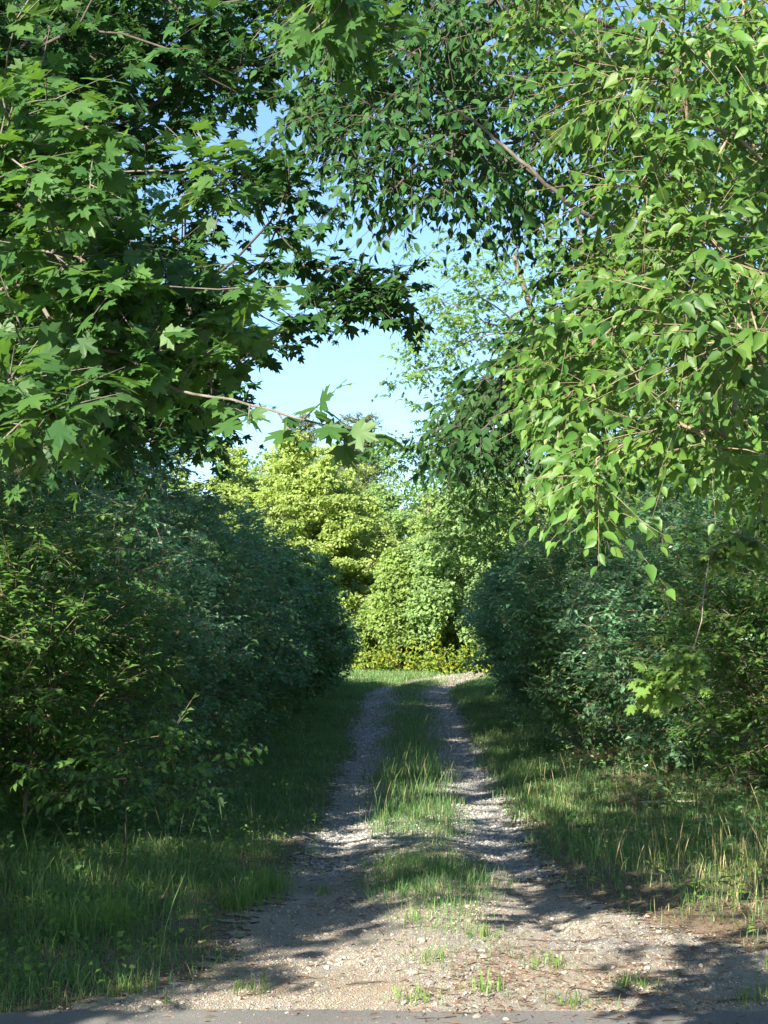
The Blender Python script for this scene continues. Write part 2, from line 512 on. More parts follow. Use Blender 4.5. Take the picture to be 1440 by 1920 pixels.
def clump_tree(name, label, cat, base, H, W, bark, leaf, tpl, size, rc, nc, nl, z0=.12, top=.55, flat=.6, r0=.16, group=None, sd=.35, inner=.55, pw=1., gap=.0, wob=.25, seed=0):
    """A tree seen from afar: trunk, limbs to every clump of the crown, and leaf clumps on an uneven ellipsoid."""
    root = empty(name, base, label, cat, group)
    base = np.asarray(base, float)
    nlead = 1 if pw > 2 else int(5+W*1.6)
    la = rng.random(nlead)*6.28; lr = W*.72*np.sqrt(rng.random(nlead)); lr[0] *= .15
    lt = H*(1-.42*(lr/W)**1.3*(.5+rng.random(nlead))); lt[0] = H                      # top of each leader
    lb_ = H*(z0+.30*rng.random(nlead)); lb_[:2] = H*z0
    lw = W*(.34+.22*rng.random(nlead)) if nlead > 1 else np.array([W])
    sel = rng.integers(0, nlead, nc)
    d = rng.normal(size=(nc, 3)); d /= np.linalg.norm(d, axis=1)[:, None]
    q = (inner**3+(1-inner**3)*rng.random(nc))**(1/3)*(.9+.25*rng.random(nc))
    zz = (d[:, 2]*q*.5+.5).clip(0, 1.04)
    taper = np.where(zz > .45, np.clip(1-((zz-.45)/.60)**(1.6 if pw <= 2 else .9), .05, 1), .7+.3*zz/.45)
    C = base+np.stack([np.cos(la[sel])*lr[sel]+d[:, 0]*lw[sel]*q*taper, np.sin(la[sel])*lr[sel]+d[:, 1]*lw[sel]*q*taper, lb_[sel]+(lt[sel]-lb_[sel])*zz], -1)
    tr = [base, base+[rng.normal()*.1, 0, H*.3], base+[rng.normal()*.25, rng.normal()*.2, H*.62], base+[rng.normal()*.3, 0, H*.9]]
    tp, trr, chains, tang, lid = skeleton(tr, r0, C, .012, .6, .3, .42, .03)
    w = MB(); tubes(w, tp[None], trr[None], 8)
    for pts, r, _ in chains: tubes(w, pts[None], r[None], 4)
    w.build('trunk', bark, root, smooth=True)
    lb = MB()
    n = nc*nl
    u = rng.normal(size=(n, 3)); u[:, 2] += .35; u = nrm(u)
    rr = (rc*(.4+1.0*rng.random(nc)**1.5))[np.repeat(np.arange(nc), nl)]*(.62+.38*rng.random(n)**.6)
    cc = np.repeat(C, nl, 0)
    P = cc+u*rr[:, None]*np.array([1, 1, flat])
    keep = rng.random(n) > gap
    P = P[keep]; u = u[keep]
    A = u*np.array([1, 1, .2])+rng.normal(size=P.shape)*.5; A[:, 2] -= .35
    N = u*.7+UP*.35+SUN*.25+rng.normal(size=P.shape)*sd
    S = size*(.6+.8*rng.random(len(P)))
    place(lb, tpl, P, A, N, S)
    lb.build('crown', leaf, root)
    return root


def gp(x, y, dz=0):
    return np.array([x, y, float(height(x, y))+dz])


# ================================================================= SETTING
def ground_sheet():
    def axis(lo, hi, a, b, fine, coarse):
        mid = np.arange(a, b, fine)
        left = -np.geomspace(1, a-lo+1, coarse)[::-1][:-1]+a+1
        right = np.geomspace(1, hi-b+1, coarse)+b-1
        return np.concatenate([left, mid, right])
    X = axis(-400, 400, -9, 10, .09, 26); Y = axis(-120, 700, 4, 60, .12, 26)
    gx, gy = np.meshgrid(X, Y)
    z = height(gx, gy)
    mb = MB()
    nx, ny = len(X), len(Y)
    i = np.arange(ny-1)[:, None]*nx+np.arange(nx-1)[None]
    mb.add(np.stack([gx, gy, z], -1), np.stack([i, i+1, i+nx+1, i+nx], -1).reshape(-1, 4))
    tag(mb.build('ground', M_ground, smooth=True), kind='structure')


def strip(name, mat, X0, X1, Y, dz, nx=24):
    """A sheet laid on the ground between two edges X0(y), X1(y)."""
    t = np.linspace(0, 1, nx)
    gx = X0[:, None]*(1-t)+X1[:, None]*t; gy = np.broadcast_to(Y[:, None], gx.shape)
    z = height(gx, gy)+dz
    mb = MB(); ny = len(Y)
    i = np.arange(ny-1)[:, None]*nx+np.arange(nx-1)[None]
    mb.add(np.stack([gx, gy, z], -1), np.stack([i, i+1, i+nx+1, i+nx], -1).reshape(-1, 4))
    return tag(mb.build(name, mat, smooth=True), kind='structure')


def edge_l(y):
    return pc(y)-1.06+.04*sstep(18, 26, y)-.30*sstep(14.5, 12, y)-.75*np.exp(-((y-8)/.8)**2)-.10*noise(y*0+3, y, 1.3)-.05*noise(y*0+3, y, 5)


def edge_r(y):
    return pc(y)+1.08-.04*sstep(18, 26, y)+1.5*np.exp(-((y-8)/2.5)**2)+.10*noise(y*0-7, y, 1.4)+.05*noise(y*0-7, y, 5)+.8*sstep(9.2, 8, y)


ground_sheet()
Yt = np.arange(7.9, 60, .15)
trk = strip('track', M_track, edge_l(Yt)-.28, edge_r(Yt)+.28, Yt, .012, 60)
at_ = trk.data.attributes.new('edge', 'FLOAT', 'POINT')
tt_ = np.linspace(0, 1, 60); wd_ = (edge_r(Yt)-edge_l(Yt)+.56)[:, None]
at_.data.foreach_set('value', (np.minimum(tt_, 1-tt_)[None]*wd_).astype(np.float32).ravel())
# the paved road the photographer stands on
mb = MB()
xs = np.concatenate([np.linspace(-60, -6, 12), np.arange(-5.9, 6, .08), np.linspace(6.1, 60, 12)])
ye = 8.27-.05*xs.clip(-4, 4)*.35+.09*noise(xs, xs*0, 2)+.06*noise(xs, xs*0+9, 7)+.03*noise(xs, xs*0+4, 19)
gx = np.repeat(xs[:, None], 3, 1); gy = np.stack([ye*0-.5, ye*0+5, ye], 1)
gz = np.broadcast_to(np.array([.022, .022, .017]), gx.shape)
i = np.arange(len(xs)-1)[:, None]*3+np.arange(2)[None]
mb.add(np.stack([gx, gy, gz], -1), np.stack([i, i+3, i+4, i+1], -1).reshape(-1, 4))
tag(mb.build('paved_road', M_road), kind='structure')


# ================================================================= GRASS AND GROUND COVER
def blades(mb, P, Hh, w, bend=.5, lean=.25):
    n = len(P)
    a = rng.random(n)*6.283
    d = np.stack([np.cos(a), np.sin(a), np.zeros(n)], -1)
    s = np.stack([-np.sin(a), np.cos(a), np.zeros(n)], -1)
    b = rng.random(n)[:, None]*bend*Hh[:, None]; le = rng.normal(size=(n, 1))*lean*Hh[:, None]
    ww = (w*(.6+.8*rng.random(n)))[:, None]
    H3 = Hh[:, None]*UP
    p1 = P+H3*.45+d*(b*.2+le*.4); p2 = P+H3*.8+d*(b*.6+le*.8); p3 = P+H3*(1-.30*b/Hh[:, None].clip(.01))+d*(b*1.15+le)
    V = np.stack([P-s*ww, P+s*ww, p1-s*ww*.9, p1+s*ww*.9, p2-s*ww*.6, p2+s*ww*.6, p3], 1)
    o = (np.arange(n)*7)[:, None, None]
    mb.add(V, (np.array([[0, 1, 3, 2], [2, 3, 5, 4]])[None]+o).reshape(-1, 4), (np.array([[4, 5, 6]])[None]+o).reshape(-1, 3))


def scatter(n, x0, x1, y0, y1, dens):
    """n tries, uniform on the ground rectangle, kept with probability dens(x,y)."""
    x = x0+rng.random(n)*(x1-x0); y = y0+rng.random(n)*(y1-y0)
    k = rng.random(n) < dens(x, y)
    x, y = x[k], y[k]
    return np.stack([x, y, height(x, y)], -1)


def stalks(mb, P, Hh, head=True):
    n = len(P)
    t = np.linspace(0, 1, 5)
    a = rng.random(n)*6.283; le = Hh*(.1+.25*rng.random(n))
    C = P[:, None]+UP*(Hh[:, None]*t)[..., None]
    C[..., 0] += np.cos(a)[:, None]*le[:, None]*t**2; C[..., 1] += np.sin(a)[:, None]*le[:, None]*t**2
    r = np.array([.0016, .0014, .0012, .0036, .0008]) if head else np.array([.002, .0018, .0015, .001, .0006])
    tubes(mb, C, np.broadcast_to(r, (n, 5)), 3)


def clus(x, y, s): return np.clip(.5+.9*noise(x, y, s), 0, 1)


# left verge
def d_left(x, y):
    e = edge_l(y)
    return np.clip((e+.28+.15*noise(x*2, y, 2.5)-x)/.75, 0, 1)**1.5*(.3+.7*clus(x, y, 1.3))*np.where((x < -2.0) & (y < 12) & (noise(x, y, .7) < -.15), .25, 1)


P = scatter(120000, -5.5, .6, 8.2, 18, d_left)
mb = MB(); hh = (.05+.19*rng.random(len(P))**1.4)*(.5+1.0*clus(P[:, 0], P[:, 1], .8))*np.clip(.45+.35*(edge_l(P[:, 1])-P[:, 0]), .45, 1.15)
blades(mb, P, hh, .0024, 1.3, .55)
P = scatter(80000, -4.2, .8, 14.5, 46, lambda x, y: d_left(x, y)*sstep(14, 21, y))
hh = (.04+.20*rng.random(len(P))**1.3)*np.clip(.25+.7*(edge_l(P[:, 1])-P[:, 0]), .3, 1.1)*(.55+.6*clus(P[:, 0], P[:, 1], 1.1))
blades(mb, P, hh, .0040, 1.1, .5)
P = scatter(90000, -2.6, 1.0, 15, 50, lambda x, y: np.clip((edge_l(y)+.12-x)/.4, 0, 1)*np.clip((x-edge_l(y)+1.5)/.5, 0, 1)*sstep(15, 19, y))
blades(mb, P, (.04+.11*rng.random(len(P)))*(.6+.6*clus(P[:, 0], P[:, 1], 1.4)), .0045, 1.0, .5)
P = scatter(700, -4.5, -.3, 8.6, 34, d_left); stalks(mb, P, .3+.3*rng.random(len(P)))
tag(mb.build('left_verge_grass', M_grass), 'shaded long grass along the left edge of the gravel track', 'grass', kind='stuff')


# right verge
def d_right(x, y):
    e = edge_r(y)
    return np.clip((x-e+.28+.15*noise(x*2, y, 2.5))/.75, 0, 1)**1.5*(.2+.8*clus(x, y, 1.2))


mb = MB(); P = scatter(52000, 1.0, 6, 8.3, 15, lambda x, y: d_right(x, y)*np.clip(noise(x, y, 1.1)*1.5+.55, .3, 1))
hh = (.03+.13*rng.random(len(P)))*(.5+.8*clus(P[:, 0]+4, P[:, 1], .9))
blades(mb, P, hh, .0022, 1.2, .55)
P = scatter(52000, .8, 6, 14, 24, d_right)
hh = (.03+.15*rng.random(len(P)))*(.4+.9*clus(P[:, 0]+4, P[:, 1], .9))
blades(mb, P, hh, .003, .8, .4)
P = scatter(40000, .9, 5, 23, 48, d_right)
hh = (.05+.13*rng.random(len(P)))*(.4+.8*clus(P[:, 0], P[:, 1], 1.0))
blades(mb, P, hh, .005, .8, .4)
P = scatter(90000, .6, 4.6, 15, 50, lambda x, y: np.clip((x-edge_r(y)+.12)/.4, 0, 1)*np.clip((edge_r(y)+1.5-x)/.5, 0, 1)*sstep(15, 19, y))
blades(mb, P, (.04+.11*rng.random(len(P)))*(.6+.6*clus(P[:, 0], P[:, 1], 1.4)), .0045, 1.0, .5)
tag(mb.build('right_verge_grass', M_grass), 'green grass along the right edge of the gravel track', 'grass', kind='stuff')

mb = MB(); P = scatter(9000, 1.4, 4.8, 9.6, 19, lambda x, y: d_right(x, y)*np.clip(noise(x, y, 1.3)+.45, .1, 1))
blades(mb, P, .02+.07*rng.random(len(P)), .0022, 1.6, .9)
P = scatter(2200, 1.6, 4.6, 10.5, 20, lambda x, y: d_right(x, y)*np.clip(noise(x, y, 1.5)+.35, 0, 1)*np.where((y > 13) | (x > 2.6), 1, .25))
stalks(mb, P, .15+.4*rng.random(len(P))**2); blades(mb, P+rng.normal(size=P.shape)*[.05, .05, 0], (.07+.16*rng.random(len(P))), .0025)
tag(mb.build('dry_grass', M_straw), 'tall straw-coloured seeding grass standing in sun on the right verge', 'grass', kind='stuff')


# grass on the hump between the wheel tracks
def d_mid(x, y):
    d = x-pc(y)-.10*noise(x*0, y, .9)
    w = .29+.08*sstep(11, 14.5, y)
    cl = np.where(y < 13.2, np.clip(noise(x, y, 1.7)*1.6+.15+.5*sstep(10.5, 12.5, y), 0, 1)*sstep(8.6, 11.6, y)+.9*np.exp(-((y-11.7)/1.1)**2), 1)
    w = w*(.75+.6*clus(x*0+2, y, 2.2))
    return np.exp(-(np.abs(d)/w)**2.6)*cl*(.4+.6*clus(x, y, 1.8))


mb = MB(); P = scatter(38000, -.6, 1.4, 8.4, 14, d_mid)
blades(mb, P, (.03+.12*rng.random(len(P)))*(.5+.6*sstep(9, 13, P[:, 1])), .0022, .9, .45)
P = scatter(26000, -.6, 1.6, 13, 22, d_mid)
blades(mb, P, (.04+.14*rng.random(len(P))**1.3)*(.35+.8*sstep(14.5, 17.5, P[:, 1]))*(.5+.8*clus(P[:, 0]*2, P[:, 1], 1.6)), .003, .7, .35)
P = scatter(60000, -.5, 3, 21, 48, d_mid)
blades(mb, P, (.08+.20*rng.random(len(P)))*(1-.5*sstep(24, 33, P[:, 1])), .0045, .9, .45)
P = scatter(700, -.3, 1.1, 16, 27, d_mid); stalks(mb, P, .25+.3*rng.random(len(P)))
tag(mb.build('centre_strip_grass', M_grass), 'grass growing on the hump between the two wheel tracks', 'grass', kind='stuff')

mb = MB()
P = np.concatenate([scatter(1400, -4.5, 0, 8.3, 17, d_left), scatter(700, 1.5, 5, 8.8, 17, d_right)])
n = len(P); ring = np.repeat(P, 6, 0); a = rng.random(n*6)*6.28
A = np.stack([np.cos(a), np.sin(a), .3+.6*rng.random(n*6)], -1)
ring = ring+UP*(.02+.14*rng.random(n*6))[:, None]+A*.02
place(mb, OVAL, ring, A, UP+rng.normal(size=A.shape)*.4, .025+.04*rng.random(n*6))
tag(mb.build('verge_weeds', M_weed), 'small broad-leaved weeds mixed into the verge grass', 'weeds', kind='stuff')

# little tufts out in the gravel
mb = MB()
for cx, cy in ((.55, 8.75), (1.35, 8.9), (.15, 8.55), (.95, 9.5), (.3, 9.6), (2.3, 9.3), (2.1, 8.7), (1.0, 8.45), (-.7, 8.8), (-1.35, 8.75), (.62, 10.4), (1.9, 8.5), (.2, 10.9), (-.5, 12.7)):
    n = 60; q = rng.normal(size=(n, 2))*[.07, .09]
    P = np.stack([cx+q[:, 0], cy+q[:, 1], height(cx+q[:, 0], cy+q[:, 1])], -1)
    blades(mb, P, .03+.08*rng.random(n), .003)
for cx, cy, h in ((-.93, 12.1, .3), (-1.05, 11.7, .22), (-.85, 12.5, .3), (-1.75, 10.6, .34), (-1.95, 10.2, .3)):
    n = 150; q = rng.normal(size=(n, 2))*[.08, .10]
    P = np.stack([cx+q[:, 0], cy+q[:, 1], height(cx+q[:, 0], cy+q[:, 1])], -1)
    blades(mb, P, h*(.4+.6*rng.random(n)), .003, bend=1.1)
tag(mb.build('grass_tufts', M_weed), 'small bright grass tufts scattered in the gravel and at its left edge', 'grass', kind='stuff')


# gravel
def stone_tpls(k):
    out = []
    t = (1+5**.5)/2
    V = nrm(np.array([(-1, t, 0), (1, t, 0), (-1, -t, 0), (1, -t, 0), (0, -1, t), (0, 1, t), (0, -1, -t), (0, 1, -t), (t, 0, -1), (t, 0, 1), (-t, 0, -1), (-t, 0, 1)], float))
    Fc = [(0, 11, 5), (0, 5, 1), (0, 1, 7), (0, 7, 10), (0, 10, 11), (1, 5, 9), (5, 11, 4), (11, 10, 2), (10, 7, 6), (7, 1, 8), (3, 9, 4), (3, 4, 2), (3, 2, 6), (3, 6, 8), (3, 8, 9), (4, 9, 5), (2, 4, 11), (6, 2, 10), (8, 6, 7), (9, 8, 1)]
    for _ in range(k):
        out.append((V*(.7+.5*rng.random((12, 1)))*[1, .75, .5], [Fc]))
    return out


STONES = stone_tpls(6)
_oct = np.array([(1, 0, 0), (-1, 0, 0), (0, 1, 0), (0, -1, 0), (0, 0, 1), (0, 0, -1)], float)
_of = [(0, 2, 4), (2, 1, 4), (1, 3, 4), (3, 0, 4), (2, 0, 5), (1, 2, 5), (3, 1, 5), (0, 3, 5)]
GRIT = [(_oct*(.65+.6*rng.random((6, 1)))*[1, .8, .55], [_of]) for _ in range(6)]


def stones(mb, P, S, T=None):
    T = T or STONES
    idx = rng.integers(0, 6, len(P))
    for k in range(6):
        q = idx == k
        if q.any():
            A = rng.normal(size=(q.sum(), 3))*[1, 1, .15]; N = UP+rng.normal(size=(q.sum(), 3))*.3
            place(mb, T[k], P[q]+UP*(S[q]*.15+.013)[:, None], A, N, S[q])


def d_gravel(x, y):
    d = np.abs(x-pc(y)); e = (y > 8.30-.8*rng.random(np.shape(y))**5)*np.clip((x-edge_l(y)+.25)/.5, 0, 1)**1.5*np.clip((edge_r(y)-x+.25)/.5, 0, 1)**1.5
    return e*np.where(y > 12.5, .25+.75*np.exp(-((d-.8)/.4)**2), 1)*(.25+.75*clus(x+5, y, 1.4))


mb = MB()
P = scatter(200000, -2.6, 4.2, 7.6, 14, lambda x, y: d_gravel(x, y)*(.10+.90*clus(x+1, y*.7, 2.3)**1.3)); stones(mb, P, .003+.008*rng.random(len(P))**2, GRIT)
P = scatter(12000, -2.6, 4.2, 8.0, 14, lambda x, y: d_gravel(x, y)*clus(x, y+3, 1.1)**1.5); stones(mb, P, (.008+.020*rng.random(len(P))**3))
P = scatter(16000, -.5, 5.5, 43.5, 58, d_gravel); stones(mb, P, .015+.03*rng.random(len(P))**2, GRIT)
tag(mb.build('gravel', M_stone), 'loose grey and tan gravel stones strewn over the sandy track mouth', 'gravel', kind='stuff')
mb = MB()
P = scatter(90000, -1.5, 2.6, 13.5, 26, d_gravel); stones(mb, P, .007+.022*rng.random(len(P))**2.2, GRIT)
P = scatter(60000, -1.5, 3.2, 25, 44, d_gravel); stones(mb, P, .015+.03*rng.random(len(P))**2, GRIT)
tag(mb.build('shade_blue_gravel', M_stone_shade), 'gravel coloured bluish grey for shade in the two wheel tracks farther up', 'gravel', kind='stuff')

# dead leaves, needles and bark bits
mb = MB()
P = scatter(16000, -6, 6.5, 8.2, 26, lambda x, y: np.clip(np.maximum(edge_l(y)-x, x-edge_r(y)), .003, 1)*(.2+.8*clus(x, y, .8)))
A = rng.normal(size=P.shape)*[1, 1, .2]; N = UP+rng.normal(size=P.shape)*.35
place(mb, OVAL, P+UP*.02, A, N, .03+.05*rng.random(len(P)))
P = scatter(27000, -2.5, 5, 7.6, 15, lambda x, y: (.04+.96*clus(x+2, y*.6+1, 1.9)**3)*np.where(y < 8.2, .25, 1))
A = rng.normal(size=P.shape)*[1, 1, .1]
place(mb, t_oval(.022), P+UP*.022, A, UP+rng.normal(size=P.shape)*.2, .03+.05*rng.random(len(P)))
tag(mb.build('leaf_litter', M_litter), 'brown fallen leaves and pine needles strewn on the ground', 'litter', kind='stuff')

# ================================================================= FALLEN TWIGS, STICKS, LOG
def twig(px, py, ang, ln, r, label, cat='twig', name='fallen_twig', mat=None, fork=2, lift=.012, group=None):
    D = 1.8*F/(py-1230)
    for _ in range(4):
        q = at(px, py, D); D *= (CAMZ-float(height(q[0], D)))/(CAMZ-q[2])
    q = at(px, py, D)
    root_loc = np.array([q[0], D, float(height(q[0], D))])
    mb = MB()
    k = 9; t = np.linspace(-.5, .5, k)
    dx, dy = math.cos(ang), math.sin(ang)
    wob = np.cumsum(rng.normal(size=k))*.03*ln
    X = root_loc[0]+t*ln*dx-wob*dy; Y = root_loc[1]+t*ln*dy+wob*dx
    Pp = np.stack([X, Y, height(X, Y)+lift+r+.008*rng.random(k)], -1)
    tubes(mb, Pp[None], (r*np.linspace(1, .45, k))[None], 6)
    for _ in range(fork):
        i = rng.integers(2, k-2); a2 = ang+rng.choice([-1, 1])*(.5+.5*rng.random()); l2 = ln*(.2+.25*rng.random())
        s = np.linspace(0, 1, 4)
        x2 = Pp[i, 0]+math.cos(a2)*l2*s; y2 = Pp[i, 1]+math.sin(a2)*l2*s
        tubes(mb, np.stack([x2, y2, np.maximum(Pp[i, 2], height(x2, y2)+lift)+s*.02*rng.random()], -1)[None], (r*.6*np.linspace(1, .4, 4))[None], 5)
    o = mb.build(name, mat or M_twig, smooth=True, origin=root_loc)
    return tag(o, label, cat, group)


mb = MB()
P = scatter(420, -2.0, 3.6, 7.7, 13.5, lambda x, y: np.clip((x-edge_l(y))/.3, 0, 1)*np.clip((edge_r(y)+.3-x)/.3, 0, 1)*(.2+.8*clus(x, y+5, 1.2)))
n = len(P); a = rng.normal(size=n)*.6+np.where(rng.random(n) < .5, 0, math.pi); ln = .04+.22*rng.random(n)**2.2
t = np.linspace(-.5, .5, 5)
C = np.repeat(P[:, None], 5, 1)
C[..., 0] += np.cos(a)[:, None]*ln[:, None]*t+rng.normal(size=(n, 5))*.006; C[..., 1] += np.sin(a)[:, None]*ln[:, None]*t+rng.normal(size=(n, 5))*.010
C[..., 2] = height(C[..., 0], C[..., 1])+.020+.006*rng.random((n, 5))
tubes(mb, C, (.0018+.0028*rng.random(n))[:, None]*np.array([1, .95, .85, .7, .45]), 4)
tag(mb.build('twig_litter', M_twig), 'short dark twigs and bark bits littering the gravel', 'litter', kind='stuff')
TW = 'dark twigs fallen on the gravel'
for a in ((1020, 1770, .05, .34, .005, 'dark straight twig lying alone in the middle of the sandy gravel'),
          (1180, 1870, .35, .48, .006, 'long dark curved twig lying on the gravel beside the road edge'),
          (1260, 1838, .2, .30, .004, 'thin dark twig pointing right just above the curved long twig'),
          (1100, 1862, -.6, .22, .005, 'short slanting dark twig near the asphalt edge'),
          (1270, 1903, -.7, .20, .006, 'dark twig lying on the asphalt of the road'),
          (870, 1906, .0, .26, .004, 'thin twig lying along the line where asphalt meets gravel'),
          (1130, 1680, .08, .55, .006, 'long twig lying in the sunny patch in front of the right verge'),
          (1000, 1735, 1.0, .12, .006, 'small forked twig standing up from the sandy gravel'),
          (1375, 1705, .5, .22, .004, 'twig lying among the grass at the right edge of the gravel'),
          (520, 1690, .15, .28, .005, 'dark twig at the left edge of the sunny gravel'),
          (600, 1815, .5, .16, .004, 'little crooked twig on the sandy left side of the track mouth'),
          (1400, 1880, .3, .34, .005, 'dark twig at the right end of the road edge')):
    twig(*a[:5], a[5], group=TW)
twig(1275, 1517, .12, .95, .018, 'pale bare stick lying in the grass in front of the right bushes', 'stick', 'fallen_stick', M_barkl, 1, .06)
twig(1420, 1545, .5, .6, .012, 'reddish brown stick on the leaf litter at far right', 'stick', 'fallen_stick', M_barkb, 2, .05)
twig(60, 1567, .06, 1.5, .05, 'dark rotting log lying under the bushes at the left', 'log', 'fallen_log', M_barkd, 1, .03)

for px, py, s, lb in ((660, 1672, .05, 'pale flat stone by the near end of the middle grass'), (1010, 1633, .045, 'grey stone on the right wheel track'), (790, 1762, .05, 'rounded grey stone in front of the middle grass'),
                      (270, 1882, .06, 'blue grey stone at the edge of the left grass'), (905, 1790, .055, 'pale round stone in the middle of the gravel'), (1180, 1660, .05, 'flat stone in the sun beside the right verge')):
    D = 1.8*F/(py-1230); q = at(px, py, D)
    loc = gp(q[0], D)
    mb = MB(); t = stone_tpls(1)[0]
    place(mb, t, loc[None]+UP*.02, np.array([[1., .2, 0]]), UP[None], np.array([s]))
    o = tag(mb.build('stone', M_stone, origin=loc), lb, 'stone', 'larger stones on the track')
    sub = o.modifiers.new('round', 'SUBSURF'); sub.levels = sub.render_levels = 2


# ================================================================= WEEDS
def weed(name, label, px, py, h, n, size, mat=M_weed, head=None, lean=0., D=None, tpl=NARROW):
    D = D or 1.8*F/(py-1230); q = at(px, py, D); b = gp(q[0], D)
    root = empty(name, b, label, 'weed')
    t = np.linspace(0, 1, 8)
    C = b+UP*h*t[:, None]+np.array([lean*h, 0, 0])*t[:, None]**2+np.cumsum(rng.normal(size=(8, 3))*.006*h, 0)
    mb = MB(); tubes(mb, C[None], (.004*np.linspace(1, .5, 8))[None], 5)
    mb.build('stem', M_stalk if n < 4 else mat, root, smooth=True)
    if n:
        k = rng.random(n)**.8*.9+.06
        P = np.stack([np.interp(k, t, C[:, i]) for i in range(3)], -1)
        a = np.arange(n)*2.4; A = np.stack([np.cos(a), np.sin(a), -.15+.5*rng.random(n)], -1)
        mb = MB(); place(mb, tpl, P, A, UP+rng.normal(size=P.shape)*.3, size*(1.15-k*.7))
        mb.build('foliage', mat, root)
    if head:
        mb = MB(); tubes(mb, C[None, 6:], np.full((1, 2), .003), 4); m = 40; tt = .87+.13*rng.random(m)
        P = np.stack([np.interp(tt, t, C[:, i]) for i in range(3)], -1)+rng.normal(size=(m, 3))*.008
        stones(mb, P, .004+.006*rng.random(m)); mb.build('seed_head', head, root)


weed('tall_weed', 'tall thin green weed with small leaves standing at the right edge in sun', 1375, 1700, .98, 16, .10, head=M_straw)
weed('tall_weed', 'broad-leaved green weed at the foot of the tall thin weed', 1372, 1685, .34, 10, .13, tpl=OVAL)
weed('low_weed', 'dark broad-leaved weed in the sunny grass left of the tall weeds', 1240, 1600, .25, 11, .13, mat=M_bush2, tpl=OVAL)
weed('leafy_weed', 'leafy green weed with upright shoots in front of the dark right bushes', 1170, 1520, .5, 18, .11, tpl=OVAL)
weed('dead_stalk', 'tall pale dead stalk leaning left in front of the right bushes', 1100, 1465, .75, 2, .04, head=M_stalk, lean=-.18)
weed('dead_stalk', 'pale dead stalk standing in the sunlit straw grass', 1160, 1520, .6, 2, .04, head=M_stalk, lean=-.12)
weed('dead_stalk', 'brown dried stalk leaning right before the dark hollow', 1185, 1480, .7, 3, .05, head=M_litter, lean=-.25)
weed('tall_weed', 'green spike of a weed rising from the straw grass', 1225, 1540, .68, 14, .07, head=M_weed)
weed('leafy_weed', 'pale green leafy weed in the left grass below the bushes', 590, 1590, .4, 14, .09, tpl=OVAL, D=15)
weed('leafy_weed', 'small-leaved weed in the shaded left grass under the beech leaves', 262, 1560, .42, 12, .07, tpl=OVAL, D=15)
weed('clover_weed', 'little green weed at the bottom left corner beside the sand', 100, 1870, .13, 10, .05, tpl=OVAL, mat=M_weed)
weed('clover_weed', 'little green weed in the sand near the asphalt edge', 310, 1870, .10, 8, .04, tpl=OVAL, mat=M_weed)
weed('wild_stem', 'thin tall grass-like stem standing on the far middle strip', 795, 1330, .5, 8, .12, D=33)


# ================================================================= NEAR TREES
def cat(*a): return np.concatenate(a)


# maple on the left whose lit boughs hang closest to the camera
A1 = cat(region([(-120, 150), (120, 150), (200, 230), (170, 330), (230, 440), (60, 690), (-120, 690)], 68, 3.6, 4.8),
         region([(180, 470), (400, 480), (450, 560), (420, 700), (250, 720), (100, 640)], 36, 3.7, 4.7),
         region([(-60, 690), (150, 700), (130, 790), (60, 800), (-100, 780)], 10, 3.3, 3.8),
         region([(390, 310), (480, 310), (470, 350), (390, 360)], 3, 3.9, 4.1),
         region([(520, -80), (740, -80), (700, 70), (640, 120), (580, 100)], 15, 4.0, 5.0),
         region([(-100, -100), (120, -100), (100, 60), (-100, 60)], 5, 4.0, 5.0),
         ball((-2.2, 1.8, 4.75), (1.0, .8, .5), 16), ball((-1.0, 2.2, 5.2), (.5, .6, .4), 15),  # unseen boughs over the camera, added to dapple the leaves in view
         ball((-5.6, 4.0, 3.4), (1.7, 2.2, 2.2), 160),  # off-frame low leaf mass, added to shade the left verge
         ball((-5.0, 4.0, 6.8), (1.6, 1.7, 1.7), 200), ball((-4.0, 3.5, 10.8), (2.6, 2.6, 2.8), 520))
kA1 = 3+rng.integers(0, 3, len(A1))
sprig = at([250, 330, 400, 470, 530, 580, 622, 640], [715, 730, 745, 760, 776, 790, 800, 786], [4.0, 3.9, 3.8, 3.7, 3.65, 3.6, 3.6, 3.6])
A1 = cat(A1, sprig); kA1 = cat(kA1, np.ones(len(sprig), int))
grow_tree('maple_tree', 'sunlit maple whose lobed leaves hang nearest the camera at upper left', 'tree',
          [(-4.3, 5.6, 0), (-4.25, 5.5, 2.2), (-4.1, 5.3, 5), (-3.9, 5.0, 8.2), (-3.9, 4.2, 12)], .17, A1, M_bark, M_maple, MAPLE, .070, k=kA1, tl=.16, m=3, g=.25, droop=.3,
          nu=.6, ns=.55, sd=.42, pair=2, step=.16, bal=.22, rtip=.0017, power=.42, split=True, sag=.02, spread=.7, lift=-.02, bark2=M_bark)

